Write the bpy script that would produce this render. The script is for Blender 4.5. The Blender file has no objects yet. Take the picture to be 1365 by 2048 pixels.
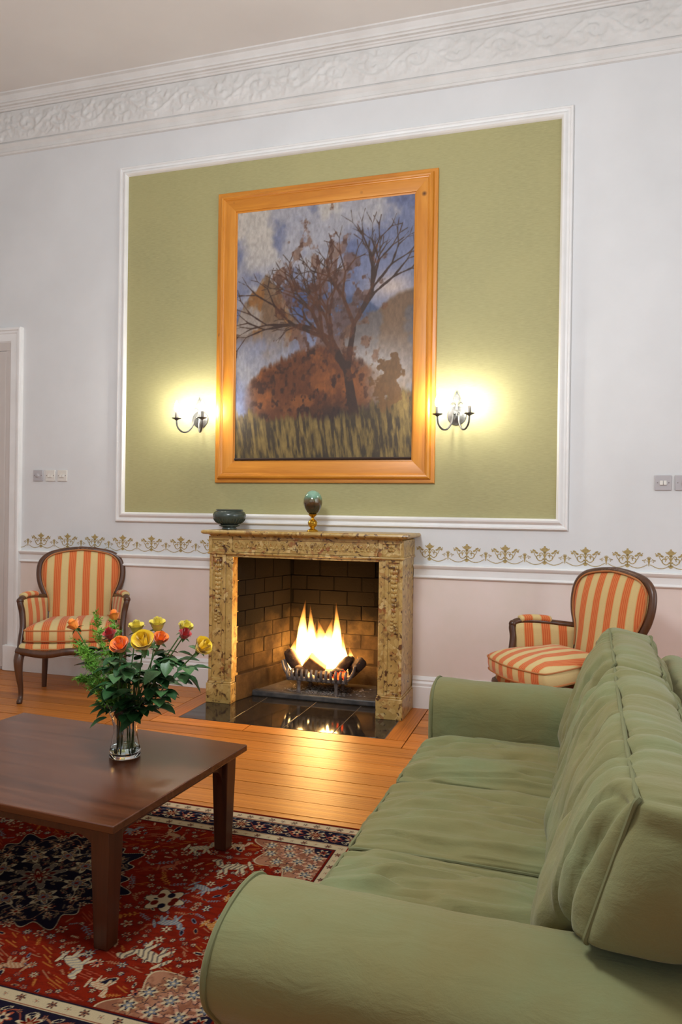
import bpy, bmesh, math, random
import numpy as np
from mathutils import Vector, Matrix
random.seed(7)
C = bpy.context.scene.collection
SC = bpy.context.scene
PI = math.pi

# ------------------------------------------------------------------ camera
YAW, PITCH, ROLL = 0.2942, -0.0034, 0.01387
cam = bpy.data.cameras.new('camera'); camo = bpy.data.objects.new('camera', cam); C.objects.link(camo)
cam.sensor_fit = 'VERTICAL'; cam.sensor_height = 36.0; cam.lens = 1472.25 / 2048 * 36
cam.clip_start = 0.05
_r0 = Vector((math.cos(YAW), math.sin(YAW), 0)); _f0 = Vector((-math.sin(YAW), math.cos(YAW), 0)); _u0 = Vector((0, 0, 1))
_f = _f0 * math.cos(PITCH) + _u0 * math.sin(PITCH); _u = -_f0 * math.sin(PITCH) + _u0 * math.cos(PITCH)
_r = _r0 * math.cos(ROLL) + _u * math.sin(ROLL); _u2 = -_r0 * math.sin(ROLL) + _u * math.cos(ROLL)
camo.matrix_world = Matrix(((_r.x, _u2.x, -_f.x, 0), (_r.y, _u2.y, -_f.y, -5.178), (_r.z, _u2.z, -_f.z, 1.4), (0, 0, 0, 1)))
SC.camera = camo

# ------------------------------------------------------------------ world, lights, exposure
SC.view_settings.view_transform = 'Standard'; SC.view_settings.look = 'None'
SC.view_settings.gamma = 1.0; SC.view_settings.use_curve_mapping = False
SC.view_settings.exposure = 0.17
w = bpy.data.worlds.new('world'); SC.world = w; w.use_nodes = True
w.node_tree.nodes['Background'].inputs[0].default_value = (0.75, 0.85, 1.0, 1)
w.node_tree.nodes['Background'].inputs[1].default_value = 0.6
SC.cycles.use_denoising = True
SC.cycles.max_bounces = 8; SC.cycles.diffuse_bounces = 4; SC.cycles.glossy_bounces = 4
SC.cycles.transmission_bounces = 8; SC.cycles.transparent_max_bounces = 8
SC.cycles.sample_clamp_indirect = 6.0; SC.cycles.caustics_reflective = False; SC.cycles.caustics_refractive = False

def area(name, loc, look, sx, sy, power, col):
    l = bpy.data.lights.new(name, 'AREA'); l.shape = 'RECTANGLE'; l.size = sx; l.size_y = sy
    l.energy = power; l.color = col
    o = bpy.data.objects.new(name, l); C.objects.link(o); o.location = loc
    o.rotation_euler = (Vector(look) - Vector(loc)).to_track_quat('-Z', 'Y').to_euler()
    return o
# daylight through the three tall windows behind the camera and the one in the right wall
for i, (wx, pw) in enumerate(((-3.6, 14), (-0.9, 12), (1.8, 10))):
    area('window_daylight', (wx, -7.92, 2.45), (wx, 0, 2.45), 1.3, 3.0, pw, (0.86, 0.94, 1.0))
for wy, pw in ((-3.6, 58), (-1.45, 14)):
    area('window_daylight', (3.42, wy, 2.45), (0, wy, 2.45), 1.3, 3.0, pw, (0.88, 0.95, 1.0))
# added unseen fill light above the frame, evens the wall light; no fixture modelled
l = bpy.data.lights.new('added_fill_light', 'POINT'); l.energy = 195; l.color = (0.90, 0.95, 1.0); l.shadow_soft_size = 0.3
o = bpy.data.objects.new('added_fill_light', l); C.objects.link(o); o.location = (-1.35, -3.35, 3.1)

# ------------------------------------------------------------------ colour and material helpers
def lin(r, g, b):
    f = lambda c: (c / 255) / 12.92 if c / 255 <= 0.04045 else ((c / 255 + 0.055) / 1.055) ** 2.4
    return (f(r), f(g), f(b))
def lin4(c): return (*lin(*c), 1)

class M:
    """small node builder"""
    def __init__(s, name):
        s.m = bpy.data.materials.new(name); s.m.use_nodes = True
        s.t = s.m.node_tree; s.n = s.t.nodes; s.b = s.n['Principled BSDF']; s.out = s.n['Material Output']
    def node(s, typ, **kw):
        n = s.n.new(typ)
        for k, v in kw.items():
            if k in ('_in',): continue
            setattr(n, k, v)
        return n
    def link(s, a, b): s.t.links.new(a, b)
    def coord(s, kind='Object', scale=(1, 1, 1), rot=(0, 0, 0)):
        tc = s.node('ShaderNodeTexCoord'); mp = s.node('ShaderNodeMapping')
        s.link(tc.outputs[kind], mp.inputs[0]); mp.inputs['Scale'].default_value = scale; mp.inputs['Rotation'].default_value = rot
        return mp.outputs[0]
    def noise(s, vec, scale, detail=4, rough=0.55, dist=0.0):
        n = s.node('ShaderNodeTexNoise'); n.inputs['Scale'].default_value = scale; n.inputs['Detail'].default_value = detail
        n.inputs['Roughness'].default_value = rough; n.inputs['Distortion'].default_value = dist
        s.link(vec, n.inputs['Vector']); return n.outputs['Fac']
    def ramp(s, fac, stops, interp='LINEAR'):
        r = s.node('ShaderNodeValToRGB'); r.color_ramp.interpolation = interp
        e = r.color_ramp.elements
        while len(e) < len(stops): e.new(0.5)
        for el, (p, c) in zip(e, stops): el.position = p; el.color = (*c[:3], 1)
        s.link(fac, r.inputs[0]); return r.outputs[0]
    def mix(s, fac, a, b, blend='MIX'):
        n = s.node('ShaderNodeMix'); n.data_type = 'RGBA'; n.blend_type = blend
        for sock, v in ((n.inputs[0], fac), (n.inputs[6], a), (n.inputs[7], b)):
            if isinstance(v, (int, float)): sock.default_value = v
            elif isinstance(v, tuple): sock.default_value = (*v[:3], 1)
            else: s.link(v, sock)
        return n.outputs[2]
    def math(s, op, a, b=None):
        n = s.node('ShaderNodeMath'); n.operation = op
        for sock, v in ((n.inputs[0], a), (n.inputs[1], b)):
            if v is None: continue
            if isinstance(v, (int, float)): sock.default_value = v
            else: s.link(v, sock)
        return n.outputs[0]
    def bump(s, h, strength, dist):
        n = s.node('ShaderNodeBump'); n.inputs['Strength'].default_value = strength; n.inputs['Distance'].default_value = dist
        s.link(h, n.inputs['Height'])
        if s.b.inputs['Normal'].is_linked: s.link(s.b.inputs['Normal'].links[0].from_socket, n.inputs['Normal'])
        s.link(n.outputs[0], s.b.inputs['Normal'])
    def set(s, col=None, rough=None, metal=None, spec=None, coat=None, sheen=None, trans=None, ior=None, emit=None, estr=None):
        b = s.b
        def put(nm, v):
            if v is None: return
            if isinstance(v, (int, float)): b.inputs[nm].default_value = v
            elif isinstance(v, tuple): b.inputs[nm].default_value = (*v[:3], 1)
            else: s.link(v, b.inputs[nm])
        put('Base Color', col); put('Roughness', rough); put('Metallic', metal); put('Specular IOR Level', spec)
        put('Coat Weight', coat); put('Sheen Weight', sheen); put('Transmission Weight', trans); put('IOR', ior)
        put('Emission Color', emit); put('Emission Strength', estr)
        return s

def simple(name, c, rough=0.5, metal=0, c2=None, nscale=8, bump=None, coat=None, stretch=(1, 1, 1), spec=None, sheen=None, kind='Object'):
    k = M(name); v = k.coord(kind, stretch)
    col = lin(*c)
    if c2: col = k.mix(k.ramp(k.noise(v, nscale, 5), [(0.35, (0, 0, 0)), (0.68, (1, 1, 1))]), lin(*c), lin(*c2))
    k.set(col, rough, metal, spec, coat, sheen)
    if bump: k.bump(k.noise(v, bump[0], 4), bump[1], bump[2])
    return k.m

MAT = {}
MAT['wall'] = simple('painted_plaster_wall', (221, 222, 222), 0.7, c2=(213, 214, 214), nscale=1.6, bump=(30, 0.05, 0.004))
MAT['dado'] = simple('sponged_pink_plaster', (233, 217, 210), 0.75, c2=(224, 210, 198), nscale=2.4, bump=(25, 0.06, 0.004))
MAT['ceiling'] = simple('ceiling_paint', (222, 218, 212), 0.85, c2=(214, 209, 203), nscale=1.0)
MAT['trim'] = simple('white_gloss_trim', (236, 235, 233), 0.42, c2=(229, 228, 225), nscale=5)
MAT['plaster'] = simple('white_plaster_relief', (222, 221, 218), 0.65, c2=(212, 210, 206), nscale=4, bump=(40, 0.12, 0.005))
MAT['doorpaint'] = simple('cream_door_paint', (205, 196, 190), 0.35, c2=(198, 190, 184), nscale=2)
MAT['dimwall'] = simple('darkened_unseen_wall', (138, 122, 106), 0.8)  # unseen wall behind the camera, colour darkened to cut bounce light on the sofa
def fabric_panel():
    k = M('olive_damask_wallcloth'); v = k.coord('Object')
    n1 = k.noise(v, 1.4, 4); weave = k.noise(k.coord('Object', (1.0, 1, 14)), 22, 4, 0.6)
    c = k.mix(k.ramp(n1, [(0.3, (0, 0, 0)), (0.7, (1, 1, 1))]), lin(167, 161, 112), lin(154, 150, 106))
    c = k.mix(k.ramp(weave, [(0.35, (0, 0, 0)), (0.75, (1, 1, 1))]), c, lin(176, 169, 122))
    k.set(c, 0.62, spec=0.35); k.bump(weave, 0.12, 0.004); return k.m
MAT['olive'] = fabric_panel()
def wood(name, c1, c2, c3, rough=0.35, along='x', grain=9.0, coat=None, rand=0.0, knots=False, bump=0.08):
    k = M(name)
    st = {'x': (0.6, grain, grain), 'y': (grain, 0.6, grain), 'z': (grain, grain, 0.6)}[along]
    v = k.coord('Object', st)
    if rand:
        oi = k.node('ShaderNodeObjectInfo'); va = k.node('ShaderNodeVectorMath'); va.operation = 'ADD'
        cx = k.node('ShaderNodeCombineXYZ'); r7 = k.math('MULTIPLY', oi.outputs['Random'], 57.0)
        for i in range(3): k.link(r7, cx.inputs[i])
        k.link(v, va.inputs[0]); k.link(cx.outputs[0], va.inputs[1]); v = va.outputs[0]
    n = k.noise(v, 2.2, 6, 0.62, 0.8)
    c = k.ramp(n, [(0.25, lin(*c1)), (0.5, lin(*c2)), (0.75, lin(*c3))])
    f = k.noise(v, 14, 3)
    c = k.mix(k.math('MULTIPLY', f, 0.35), c, lin(*c1))
    if knots:
        vo = k.node('ShaderNodeTexVoronoi'); vo.inputs['Scale'].default_value = 3.2
        k.link(k.coord('Object', (1, 1, 1)), vo.inputs['Vector'])
        c = k.mix(k.ramp(vo.outputs['Distance'], [(0.03, (1, 1, 1)), (0.075, (0, 0, 0))]), c, lin(88, 48, 18))
    if rand:
        br = k.math('ADD', k.math('MULTIPLY', oi.outputs['Random'], rand), 1.0 - rand / 2)
        mul = k.node('ShaderNodeVectorMath'); mul.operation = 'SCALE'; k.link(c, mul.inputs[0]); k.link(br, mul.inputs['Scale']); c = mul.outputs[0]
    k.set(c, rough, coat=coat); k.bump(n, bump, 0.006); return k.m
MAT['plank'] = wood('old_pine_floorboard', (144, 80, 28), (196, 118, 42), (218, 144, 60), 0.42, 'x', 6, rand=0.45, bump=0.25)
MAT['planky'] = wood('old_pine_floorboard_across', (130, 68, 20), (182, 106, 34), (204, 128, 48), 0.4, 'y', 6, rand=0.3, bump=0.25)
MAT['subfloor'] = simple('dark_subfloor', (34, 20, 10), 0.9)
MAT['pine_x'] = wood('waxed_pine_rail', (176, 104, 24), (206, 134, 40), (222, 152, 56), 0.36, 'x', 7, knots=True)
MAT['pine_z'] = wood('waxed_pine_stile', (176, 104, 24), (206, 134, 40), (222, 152, 56), 0.36, 'z', 7, knots=True)
MAT['table'] = wood('mahogany_table', (58, 30, 17), (90, 50, 30), (110, 66, 42), 0.24, 'x', 8, bump=0.03)
MAT['tableleg'] = wood('mahogany_table_leg', (50, 24, 13), (78, 40, 22), (92, 50, 30), 0.34, 'z', 9, bump=0.04)
MAT['walnut'] = wood('walnut_chair_frame', (52, 30, 18), (84, 52, 32), (106, 70, 46), 0.33, 'z', 7)

def stripes(name, axis, freq=1 / 0.108, off=0.0):
    k = M(name); tc = k.node('ShaderNodeTexCoord'); sep = k.node('ShaderNodeSeparateXYZ'); k.link(tc.outputs['Object'], sep.inputs[0])
    wob = k.noise(tc.outputs['Object'], 6, 2)
    x = k.math('ADD', sep.outputs[axis], k.math('MULTIPLY', wob, 0.006))
    f = k.math('FRACT', k.math('ADD', k.math('MULTIPLY', x, freq), 40.25 + off))
    cream = lin(214, 190, 132); cr2 = lin(205, 178, 118); o = lin(206, 96, 48); o2 = lin(222, 138, 78)
    col = k.ramp(f, [(0, cream), (0.40, cr2), (0.44, o2), (0.48, o), (0.555, o2), (0.59, o), (0.68, o2), (0.715, o), (0.80, o2), (0.835, o), (0.91, o2), (0.95, cr2), (0.985, cream)], 'CONSTANT')
    th = k.noise(k.coord('Object', (1, 1, 1)), 260, 2)
    col = k.mix(k.math('MULTIPLY', th, 0.25), col, lin(150, 110, 70))
    k.set(col, 0.8, spec=0.2, sheen=0.15); k.bump(th, 0.25, 0.002); k.bump(k.noise(tc.outputs['Object'], 9, 3), 0.25, 0.01); return k.m
MAT['stripe_x'] = stripes('orange_striped_upholstery', 0, off=0.03)
MAT['stripe_y'] = stripes('orange_striped_upholstery_side', 1)
MAT['gimp'] = simple('orange_gimp_braid', (176, 112, 62), 0.8, bump=(180, 0.4, 0.003))

def linen(name, c1, c2, c3):
    k = M(name); v = k.coord('Object')
    n = k.noise(v, 3.2, 5, 0.6); n2 = k.noise(k.coord('Object', (1, 2.5, 2.5)), 8, 5, 0.6, 0.5)
    c = k.ramp(n, [(0.3, lin(*c1)), (0.52, lin(*c2)), (0.75, lin(*c3))])
    c = k.mix(k.math('MULTIPLY', n2, 0.4), c, lin(*c2))
    th = k.noise(v, 420, 2)
    c = k.mix(k.math('MULTIPLY', th, 0.18), c, lin(96, 96, 66))
    k.set(c, 0.88, spec=0.15, sheen=0.12)
    k.bump(th, 0.22, 0.0012); k.bump(n2, 0.35, 0.012); return k.m
MAT['linen'] = linen('sage_green_linen', (122, 111, 68), (121, 119, 79), (118, 130, 92))
MAT['piping'] = simple('sage_green_piping', (106, 107, 70), 0.85, bump=(300, 0.2, 0.001))

def marble():
    k = M('brown_breccia_marble'); v = k.coord('Object')
    vo = k.node('ShaderNodeTexVoronoi'); vo.inputs['Scale'].default_value = 36
    dv = k.node('ShaderNodeVectorMath'); dv.operation = 'ADD'
    nz = k.node('ShaderNodeTexNoise'); nz.inputs['Scale'].default_value = 9; nz.inputs['Detail'].default_value = 4; k.link(v, nz.inputs['Vector'])
    sc = k.node('ShaderNodeVectorMath'); sc.operation = 'SCALE'; sc.inputs['Scale'].default_value = 0.12; k.link(nz.outputs['Color'], sc.inputs[0])
    k.link(v, dv.inputs[0]); k.link(sc.outputs[0], dv.inputs[1]); k.link(dv.outputs[0], vo.inputs['Vector'])
    sp = k.node('ShaderNodeSeparateXYZ'); k.link(vo.outputs['Color'], sp.inputs[0])
    c = k.ramp(sp.outputs[0], [(0.0, lin(168, 136, 76)), (0.3, lin(190, 158, 96)), (0.5, lin(160, 126, 66)), (0.66, lin(204, 178, 122)), (0.8, lin(150, 96, 52)), (0.92, lin(104, 68, 40))], 'CONSTANT')
    n = k.noise(v, 7, 6, 0.65)
    c = k.mix(k.ramp(n, [(0.4, (0, 0, 0)), (0.62, (1, 1, 1))]), c, lin(184, 152, 88))
    sp2 = k.noise(dv.outputs[0], 30, 4)
    c = k.mix(k.ramp(sp2, [(0.58, (0, 0, 0)), (0.65, (1, 1, 1))]), c, lin(84, 54, 30))
    k.set(c, 0.33, spec=0.5); k.bump(n, 0.06, 0.006); return k.m
MAT['marble'] = marble()
MAT['granite'] = simple('polished_black_slate', (30, 27, 25), 0.07, c2=(44, 39, 35), nscale=12)
MAT['grout'] = simple('pale_tile_grout', (128, 112, 90), 0.8)
MAT['curb'] = simple('worn_slate_curb', (58, 57, 58), 0.45, c2=(92, 88, 84), nscale=14, bump=(40, 0.4, 0.004))
def brick(name='sooty_fire_brick', ca=(98, 78, 50), cb=(82, 62, 40), sc=(22, 17, 13)):
    k = M(name); v = k.coord('Object'); oi = k.node('ShaderNodeObjectInfo')
    g = k.node('ShaderNodeNewGeometry'); n = k.noise(g.outputs['Position'], 5, 5, 0.6)
    c = k.mix(oi.outputs['Random'], lin(*ca), lin(*cb))
    c = k.mix(k.ramp(n, [(0.4, (0, 0, 0)), (0.62, (1, 1, 1))]), c, lin(58, 44, 32))
    sx = k.node('ShaderNodeSeparateXYZ'); k.link(g.outputs['Position'], sx.inputs[0])
    soot = k.ramp(k.math('ADD', k.math('MULTIPLY', sx.outputs[2], 0.8), k.math('MULTIPLY', n, 0.35)), [(0.30, (0, 0, 0)), (0.64, (1, 1, 1))])
    c = k.mix(soot, c, lin(*sc))
    k.set(c, 0.92, spec=0.05); k.bump(k.noise(g.outputs['Position'], 60, 4), 0.5, 0.005); return k.m
MAT['brick'] = brick()
MAT['mortar'] = brick('sooty_mortar', (58, 44, 28), (52, 40, 26), (12, 9, 7))
MAT['hearthfloor'] = simple('ashy_hearth_stone', (104, 90, 74), 0.85, c2=(72, 60, 50), nscale=9, bump=(50, 0.3, 0.004))
MAT['iron'] = simple('cast_iron', (128, 118, 112), 0.6, 0.2, c2=(88, 78, 72), nscale=20, bump=(70, 0.35, 0.003))
MAT['ash'] = simple('grey_wood_ash', (170, 160, 150), 0.95, c2=(90, 84, 78), nscale=60)
def ember(name, base, glow, lo, hi, strength):
    k = M(name); v = k.coord('Object'); n = k.noise(v, 11, 4, 0.6)
    k.set(k.mix(n, lin(*base), lin(base[0] // 2, base[1] // 2, base[2] // 2)), 0.9)
    f = k.ramp(n, [(lo, (0, 0, 0)), (hi, (1, 1, 1))]); k.set(emit=lin(*glow), estr=k.math('MULTIPLY', f, strength))
    k.bump(k.noise(v, 30, 4), 0.8, 0.01); return k.m
MAT['char'] = ember('charred_log_bark', (74, 48, 32), (255, 90, 20), 0.66, 0.8, 2.0)
MAT['cutwood'] = simple('scorched_cut_wood', (150, 104, 58), 0.85, c2=(110, 70, 38), nscale=20)
MAT['coal'] = ember('glowing_coal', (60, 36, 28), (255, 84, 30), 0.5, 0.68, 5.0)
MAT['steel'] = simple('pewter_grey_metal', (104, 104, 102), 0.45, 0.7, c2=(72, 72, 70), nscale=30)
MAT['sleeve'] = simple('grey_candle_sleeve', (120, 116, 108), 0.5)
MAT['brass'] = simple('polished_brass', (206, 164, 60), 0.18, 1.0)
MAT['bowl'] = simple('dark_green_glazed_ceramic', (48, 58, 52), 0.25, c2=(66, 76, 70), nscale=14, bump=(20, 0.1, 0.004), spec=0.6)
MAT['plastic'] = simple('white_switch_plastic', (220, 216, 208), 0.35)
MAT['plastic2'] = simple('grey_switch_plastic', (182, 178, 180), 0.4)
MAT['gold'] = simple('stencilled_gold_paint', (184, 162, 104), 0.55, c2=(154, 130, 80), nscale=50)
MAT['canvas_edge'] = simple('dark_canvas_edge', (48, 30, 20), 0.8)
MAT['leaf'] = simple('rose_leaf_green', (40, 80, 36), 0.55, c2=(24, 56, 28), nscale=20, spec=0.25)
MAT['leaf2'] = simple('pale_rose_leaf_green', (72, 110, 58), 0.45, c2=(44, 82, 46), nscale=20)
MAT['stem'] = simple('rose_stem_green', (66, 96, 44), 0.5)
MAT['fern'] = simple('bright_fern_green', (112, 164, 44), 0.6, c2=(80, 136, 36), nscale=12)
MAT['yellow'] = simple('yellow_rose_petal', (244, 214, 24), 0.55, c2=(226, 180, 14), nscale=30, sheen=0.3)
MAT['paleyellow'] = simple('pale_yellow_rose_petal', (236, 220, 90), 0.55, c2=(214, 190, 50), nscale=30, sheen=0.3)
MAT['orange'] = simple('orange_rose_petal', (255, 152, 48), 0.55, c2=(244, 128, 32), nscale=30, sheen=0.3)
MAT['red'] = simple('red_rose_petal', (190, 26, 22), 0.55, c2=(150, 12, 16), nscale=30, sheen=0.3)
def glass(name, tint, rough=0.0, ior=1.45):
    k = M(name); k.set(tint, rough, trans=1.0, ior=ior); return k.m
MAT['glass'] = glass('clear_glass', (0.95, 0.98, 0.96)); MAT['water'] = glass('water', (0.95, 0.98, 0.94), 0, 1.33)
def egg():
    k = M('painted_egg_glaze'); g = k.node('ShaderNodeTexCoord'); s = k.node('ShaderNodeSeparateXYZ'); k.link(g.outputs['Object'], s.inputs[0])
    n = k.noise(g.outputs['Object'], 24, 5, 0.7)
    h = k.math('ADD', k.math('MULTIPLY', s.outputs[2], 5.6), k.math('MULTIPLY', n, 0.45))
    h = k.math('SUBTRACT', h, 0.17)
    c = k.ramp(h, [(0.0, lin(26, 28, 20)), (0.36, lin(44, 42, 30)), (0.50, lin(74, 50, 28)), (0.64, lin(96, 84, 54)), (0.76, lin(96, 136, 114)), (1.0, lin(140, 178, 154))])
    k.set(c, 0.12, coat=0.6); return k.m
MAT['egg'] = egg()
def vcol(name, rough, bump=None, sheen=None, spec=0.3):
    k = M(name); a = k.node('ShaderNodeVertexColor'); a.layer_name = 'dye'
    c = a.outputs['Color']
    v = k.coord('Object'); n = k.noise(v, bump[0], 3)
    c = k.mix(k.math('MULTIPLY', n, bump[3]), c, (0, 0, 0))
    k.set(c, rough, sheen=sheen, spec=spec); k.bump(n, bump[1], bump[2]); return k.m
MAT['rug'] = vcol('woven_wool_pile', 0.95, (500, 0.5, 0.003, 0.35), None, 0.0)
MAT['paint'] = vcol('oil_paint_on_canvas', 0.55, (260, 0.3, 0.002, 0.25), None, 0.4)
def bulb():
    k = M('lit_candle_bulb'); k.set(lin(255, 240, 215), 0.3, emit=(1.0, 0.95, 0.85), estr=330.0); return k.m
MAT['bulb'] = bulb()
def flame():
    k = M('flame'); k.n.remove(k.b)
    tc = k.node('ShaderNodeTexCoord'); s = k.node('ShaderNodeSeparateXYZ'); k.link(tc.outputs['Generated'], s.inputs[0])
    e = k.node('ShaderNodeEmission')
    k.link(k.ramp(s.outputs[2], [(0.0, (1, 0.62, 0.22)), (0.45, (1, 0.55, 0.16)), (0.75, (1, 0.40, 0.07)), (1.0, (1, 0.26, 0.03))]), e.inputs[0])
    n = k.noise(k.coord('Object', (14, 14, 4)), 2.0, 3)
    st = k.ramp(s.outputs[2], [(0.0, (0.5,) * 3), (0.12, (1,) * 3), (0.45, (0.75,) * 3), (0.75, (0.2,) * 3), (1.0, (0.05,) * 3)])
    k.link(k.math('MULTIPLY', k.math('MULTIPLY', st, 330.0), k.math('ADD', n, 0.35)), e.inputs[1])
    k.link(e.outputs[0], k.out.inputs['Volume']); return k.m
MAT['flame'] = flame()

# ------------------------------------------------------------------ mesh helpers
class MB:
    def __init__(s): s.v = []; s.f = []
    def add(s, vs, fs):
        o = len(s.v); s.v += [tuple(map(float, p)) for p in vs]; s.f += [tuple(i + o for i in f) for f in fs]; return s
    def box(s, x0, x1, y0, y1, z0, z1):
        return s.add([(x, y, z) for z in (z0, z1) for y in (y0, y1) for x in (x0, x1)],
                     [(0, 2, 3, 1), (4, 5, 7, 6), (0, 1, 5, 4), (2, 6, 7, 3), (0, 4, 6, 2), (1, 3, 7, 5)])
    def prism(s, poly, axis, a, b):
        """poly: 2d points; axis 'x','y','z' is the extrusion axis from a to b"""
        def P(p, t): return {'x': (t, p[0], p[1]), 'y': (p[0], t, p[1]), 'z': (p[0], p[1], t)}[axis]
        n = len(poly)
        vs = [P(p, a) for p in poly] + [P(p, b) for p in poly]
        fs = [(i, (i + 1) % n, n + (i + 1) % n, n + i) for i in range(n)] + [tuple(range(n - 1, -1, -1)), tuple(range(n, 2 * n))]
        return s.add(vs, fs)
    def lathe(s, prof, n=32, c=(0, 0, 0), caps=True):
        vs = []; fs = []
        for r, z in prof:
            for i in range(n):
                a = 2 * PI * i / n; vs.append((c[0] + r * math.cos(a), c[1] + r * math.sin(a), c[2] + z))
        for j in range(len(prof) - 1):
            for i in range(n):
                fs.append((j * n + i, j * n + (i + 1) % n, (j + 1) * n + (i + 1) % n, (j + 1) * n + i))
        if caps:
            fs.append(tuple(range(n - 1, -1, -1))); fs.append(tuple((len(prof) - 1) * n + i for i in range(n)))
        return s.add(vs, fs)
    def sweep(s, path, rad, n=8, closed=False, up=None, shape=None):
        P = [Vector(p) for p in path]; N = len(P)
        rr = rad if isinstance(rad, list) else [rad] * N
        rr = [(r, r) if not isinstance(r, (tuple, list)) else r for r in rr]
        shape = shape or [(math.cos(2 * PI * i / n), math.sin(2 * PI * i / n)) for i in range(n)]; n = len(shape)
        vs = []; prev = None
        for i in range(N):
            if closed: t = P[(i + 1) % N] - P[i - 1]
            else: t = P[min(i + 1, N - 1)] - P[max(i - 1, 0)]
            t.normalize()
            if up is not None: a = Vector(up) - t * Vector(up).dot(t)
            elif prev is None:
                a = Vector((0, 0, 1)) if abs(t.z) < 0.9 else Vector((1, 0, 0)); a = a - t * a.dot(t)
            else: a = prev - t * prev.dot(t)
            a.normalize(); prev = a; b = t.cross(a)
            for (cx, cy) in shape: vs.append(P[i] + a * (cx * rr[i][0]) + b * (cy * rr[i][1]))
        fs = []
        for j in range(N if closed else N - 1):
            k = (j + 1) % N
            for i in range(n): fs.append((j * n + i, j * n + (i + 1) % n, k * n + (i + 1) % n, k * n + i))
        if not closed: fs.append(tuple(range(n - 1, -1, -1))); fs.append(tuple((N - 1) * n + i for i in range(n)))
        return s.add(vs, fs)
    def ball(s, c, r, n=12, m=8):
        r = r if isinstance(r, (tuple, list)) else (r, r, r)
        vs = [(c[0], c[1], c[2] - r[2])]; fs = []
        for j in range(1, m):
            a = PI * j / m
            for i in range(n):
                b = 2 * PI * i / n
                vs.append((c[0] + r[0] * math.sin(a) * math.cos(b), c[1] + r[1] * math.sin(a) * math.sin(b), c[2] - r[2] * math.cos(a)))
        vs.append((c[0], c[1], c[2] + r[2])); L = len(vs) - 1
        for i in range(n):
            fs.append((0, 1 + (i + 1) % n, 1 + i)); fs.append((L, L - n + i, L - n + (i + 1) % n))
            for j in range(m - 2):
                a = 1 + j * n; fs.append((a + i, a + (i + 1) % n, a + n + (i + 1) % n, a + n + i))
        return s.add(vs, fs)
    def grid(s, fn, nu, nv, flip=False):
        vs = [fn(i / nu, j / nv) for j in range(nv + 1) for i in range(nu + 1)]
        fs = []
        for j in range(nv):
            for i in range(nu):
                a = j * (nu + 1) + i; q = (a, a + 1, a + nu + 2, a + nu + 1); fs.append(q[::-1] if flip else q)
        return s.add(vs, fs)
    def mesh(s, name, mat=None, smooth=True, angle=40):
        me = bpy.data.meshes.new(name); me.from_pydata(s.v, [], s.f); me.validate(); me.update()
        bm = bmesh.new(); bm.from_mesh(me); bmesh.ops.recalc_face_normals(bm, faces=bm.faces); bm.to_mesh(me); bm.free()
        if mat: me.materials.append(MAT[mat] if isinstance(mat, str) else mat)
        if smooth:
            me.polygons.foreach_set('use_smooth', [True] * len(me.polygons)); me.set_sharp_from_angle(angle=math.radians(angle))
        return me
    def obj(s, name, mat, parent=None, bevel=None, seg=2, subsurf=0, solid=None, **kw):
        me = s.mesh(name, mat, **kw); return put(name, me, parent, bevel, seg, subsurf, solid)

def put(name, me, parent=None, bevel=None, seg=2, subsurf=0, solid=None):
    o = bpy.data.objects.new(name, me); C.objects.link(o)
    if parent: o.parent = parent
    if solid: md = o.modifiers.new('thickness', 'SOLIDIFY'); md.thickness = solid; md.offset = 0
    if bevel: md = o.modifiers.new('bevel', 'BEVEL'); md.width = bevel; md.segments = seg; md.limit_method = 'ANGLE'; md.angle_limit = math.radians(35)
    if subsurf: md = o.modifiers.new('subsurf', 'SUBSURF'); md.levels = subsurf; md.render_levels = subsurf
    return o
def tag(o, label=None, cat=None, group=None, kind=None):
    if label: o['label'] = label
    if cat: o['category'] = cat
    if group: o['group'] = group
    if kind: o['kind'] = kind
    return o
def thing(name, label, cat, loc=(0, 0, 0), rotz=0, group=None, kind=None):
    o = bpy.data.objects.new(name, None); C.objects.link(o); o.empty_display_size = 0.05
    o.location = loc; o.rotation_euler = (0, 0, rotz); return tag(o, label, cat, group, kind)
def copy_tree(o, parent=None):
    c = o.copy(); C.objects.link(c)
    if parent: c.parent = parent; c.matrix_parent_inverse = o.matrix_parent_inverse.copy()
    for ch in list(o.children): copy_tree(ch, c)
    return c
def smoothpath(pts, n=8, closed=False):
    """Catmull-Rom through points"""
    P = [np.array(p, float) for p in pts]; N = len(P); out = []
    for i in range(N if closed else N - 1):
        p0 = P[i - 1] if (closed or i > 0) else 2 * P[0] - P[1]; p1 = P[i]; p2 = P[(i + 1) % N]
        p3 = P[(i + 2) % N] if (closed or i + 2 < N) else 2 * P[N - 1] - P[N - 2]
        for k in range(n):
            t = k / n
            out.append(0.5 * (2 * p1 + (p2 - p0) * t + (2 * p0 - 5 * p1 + 4 * p2 - p3) * t * t + (3 * p1 - p0 - 3 * p2 + p3) * t ** 3))
    if not closed: out.append(P[-1])
    return [tuple(p) for p in out]
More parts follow.
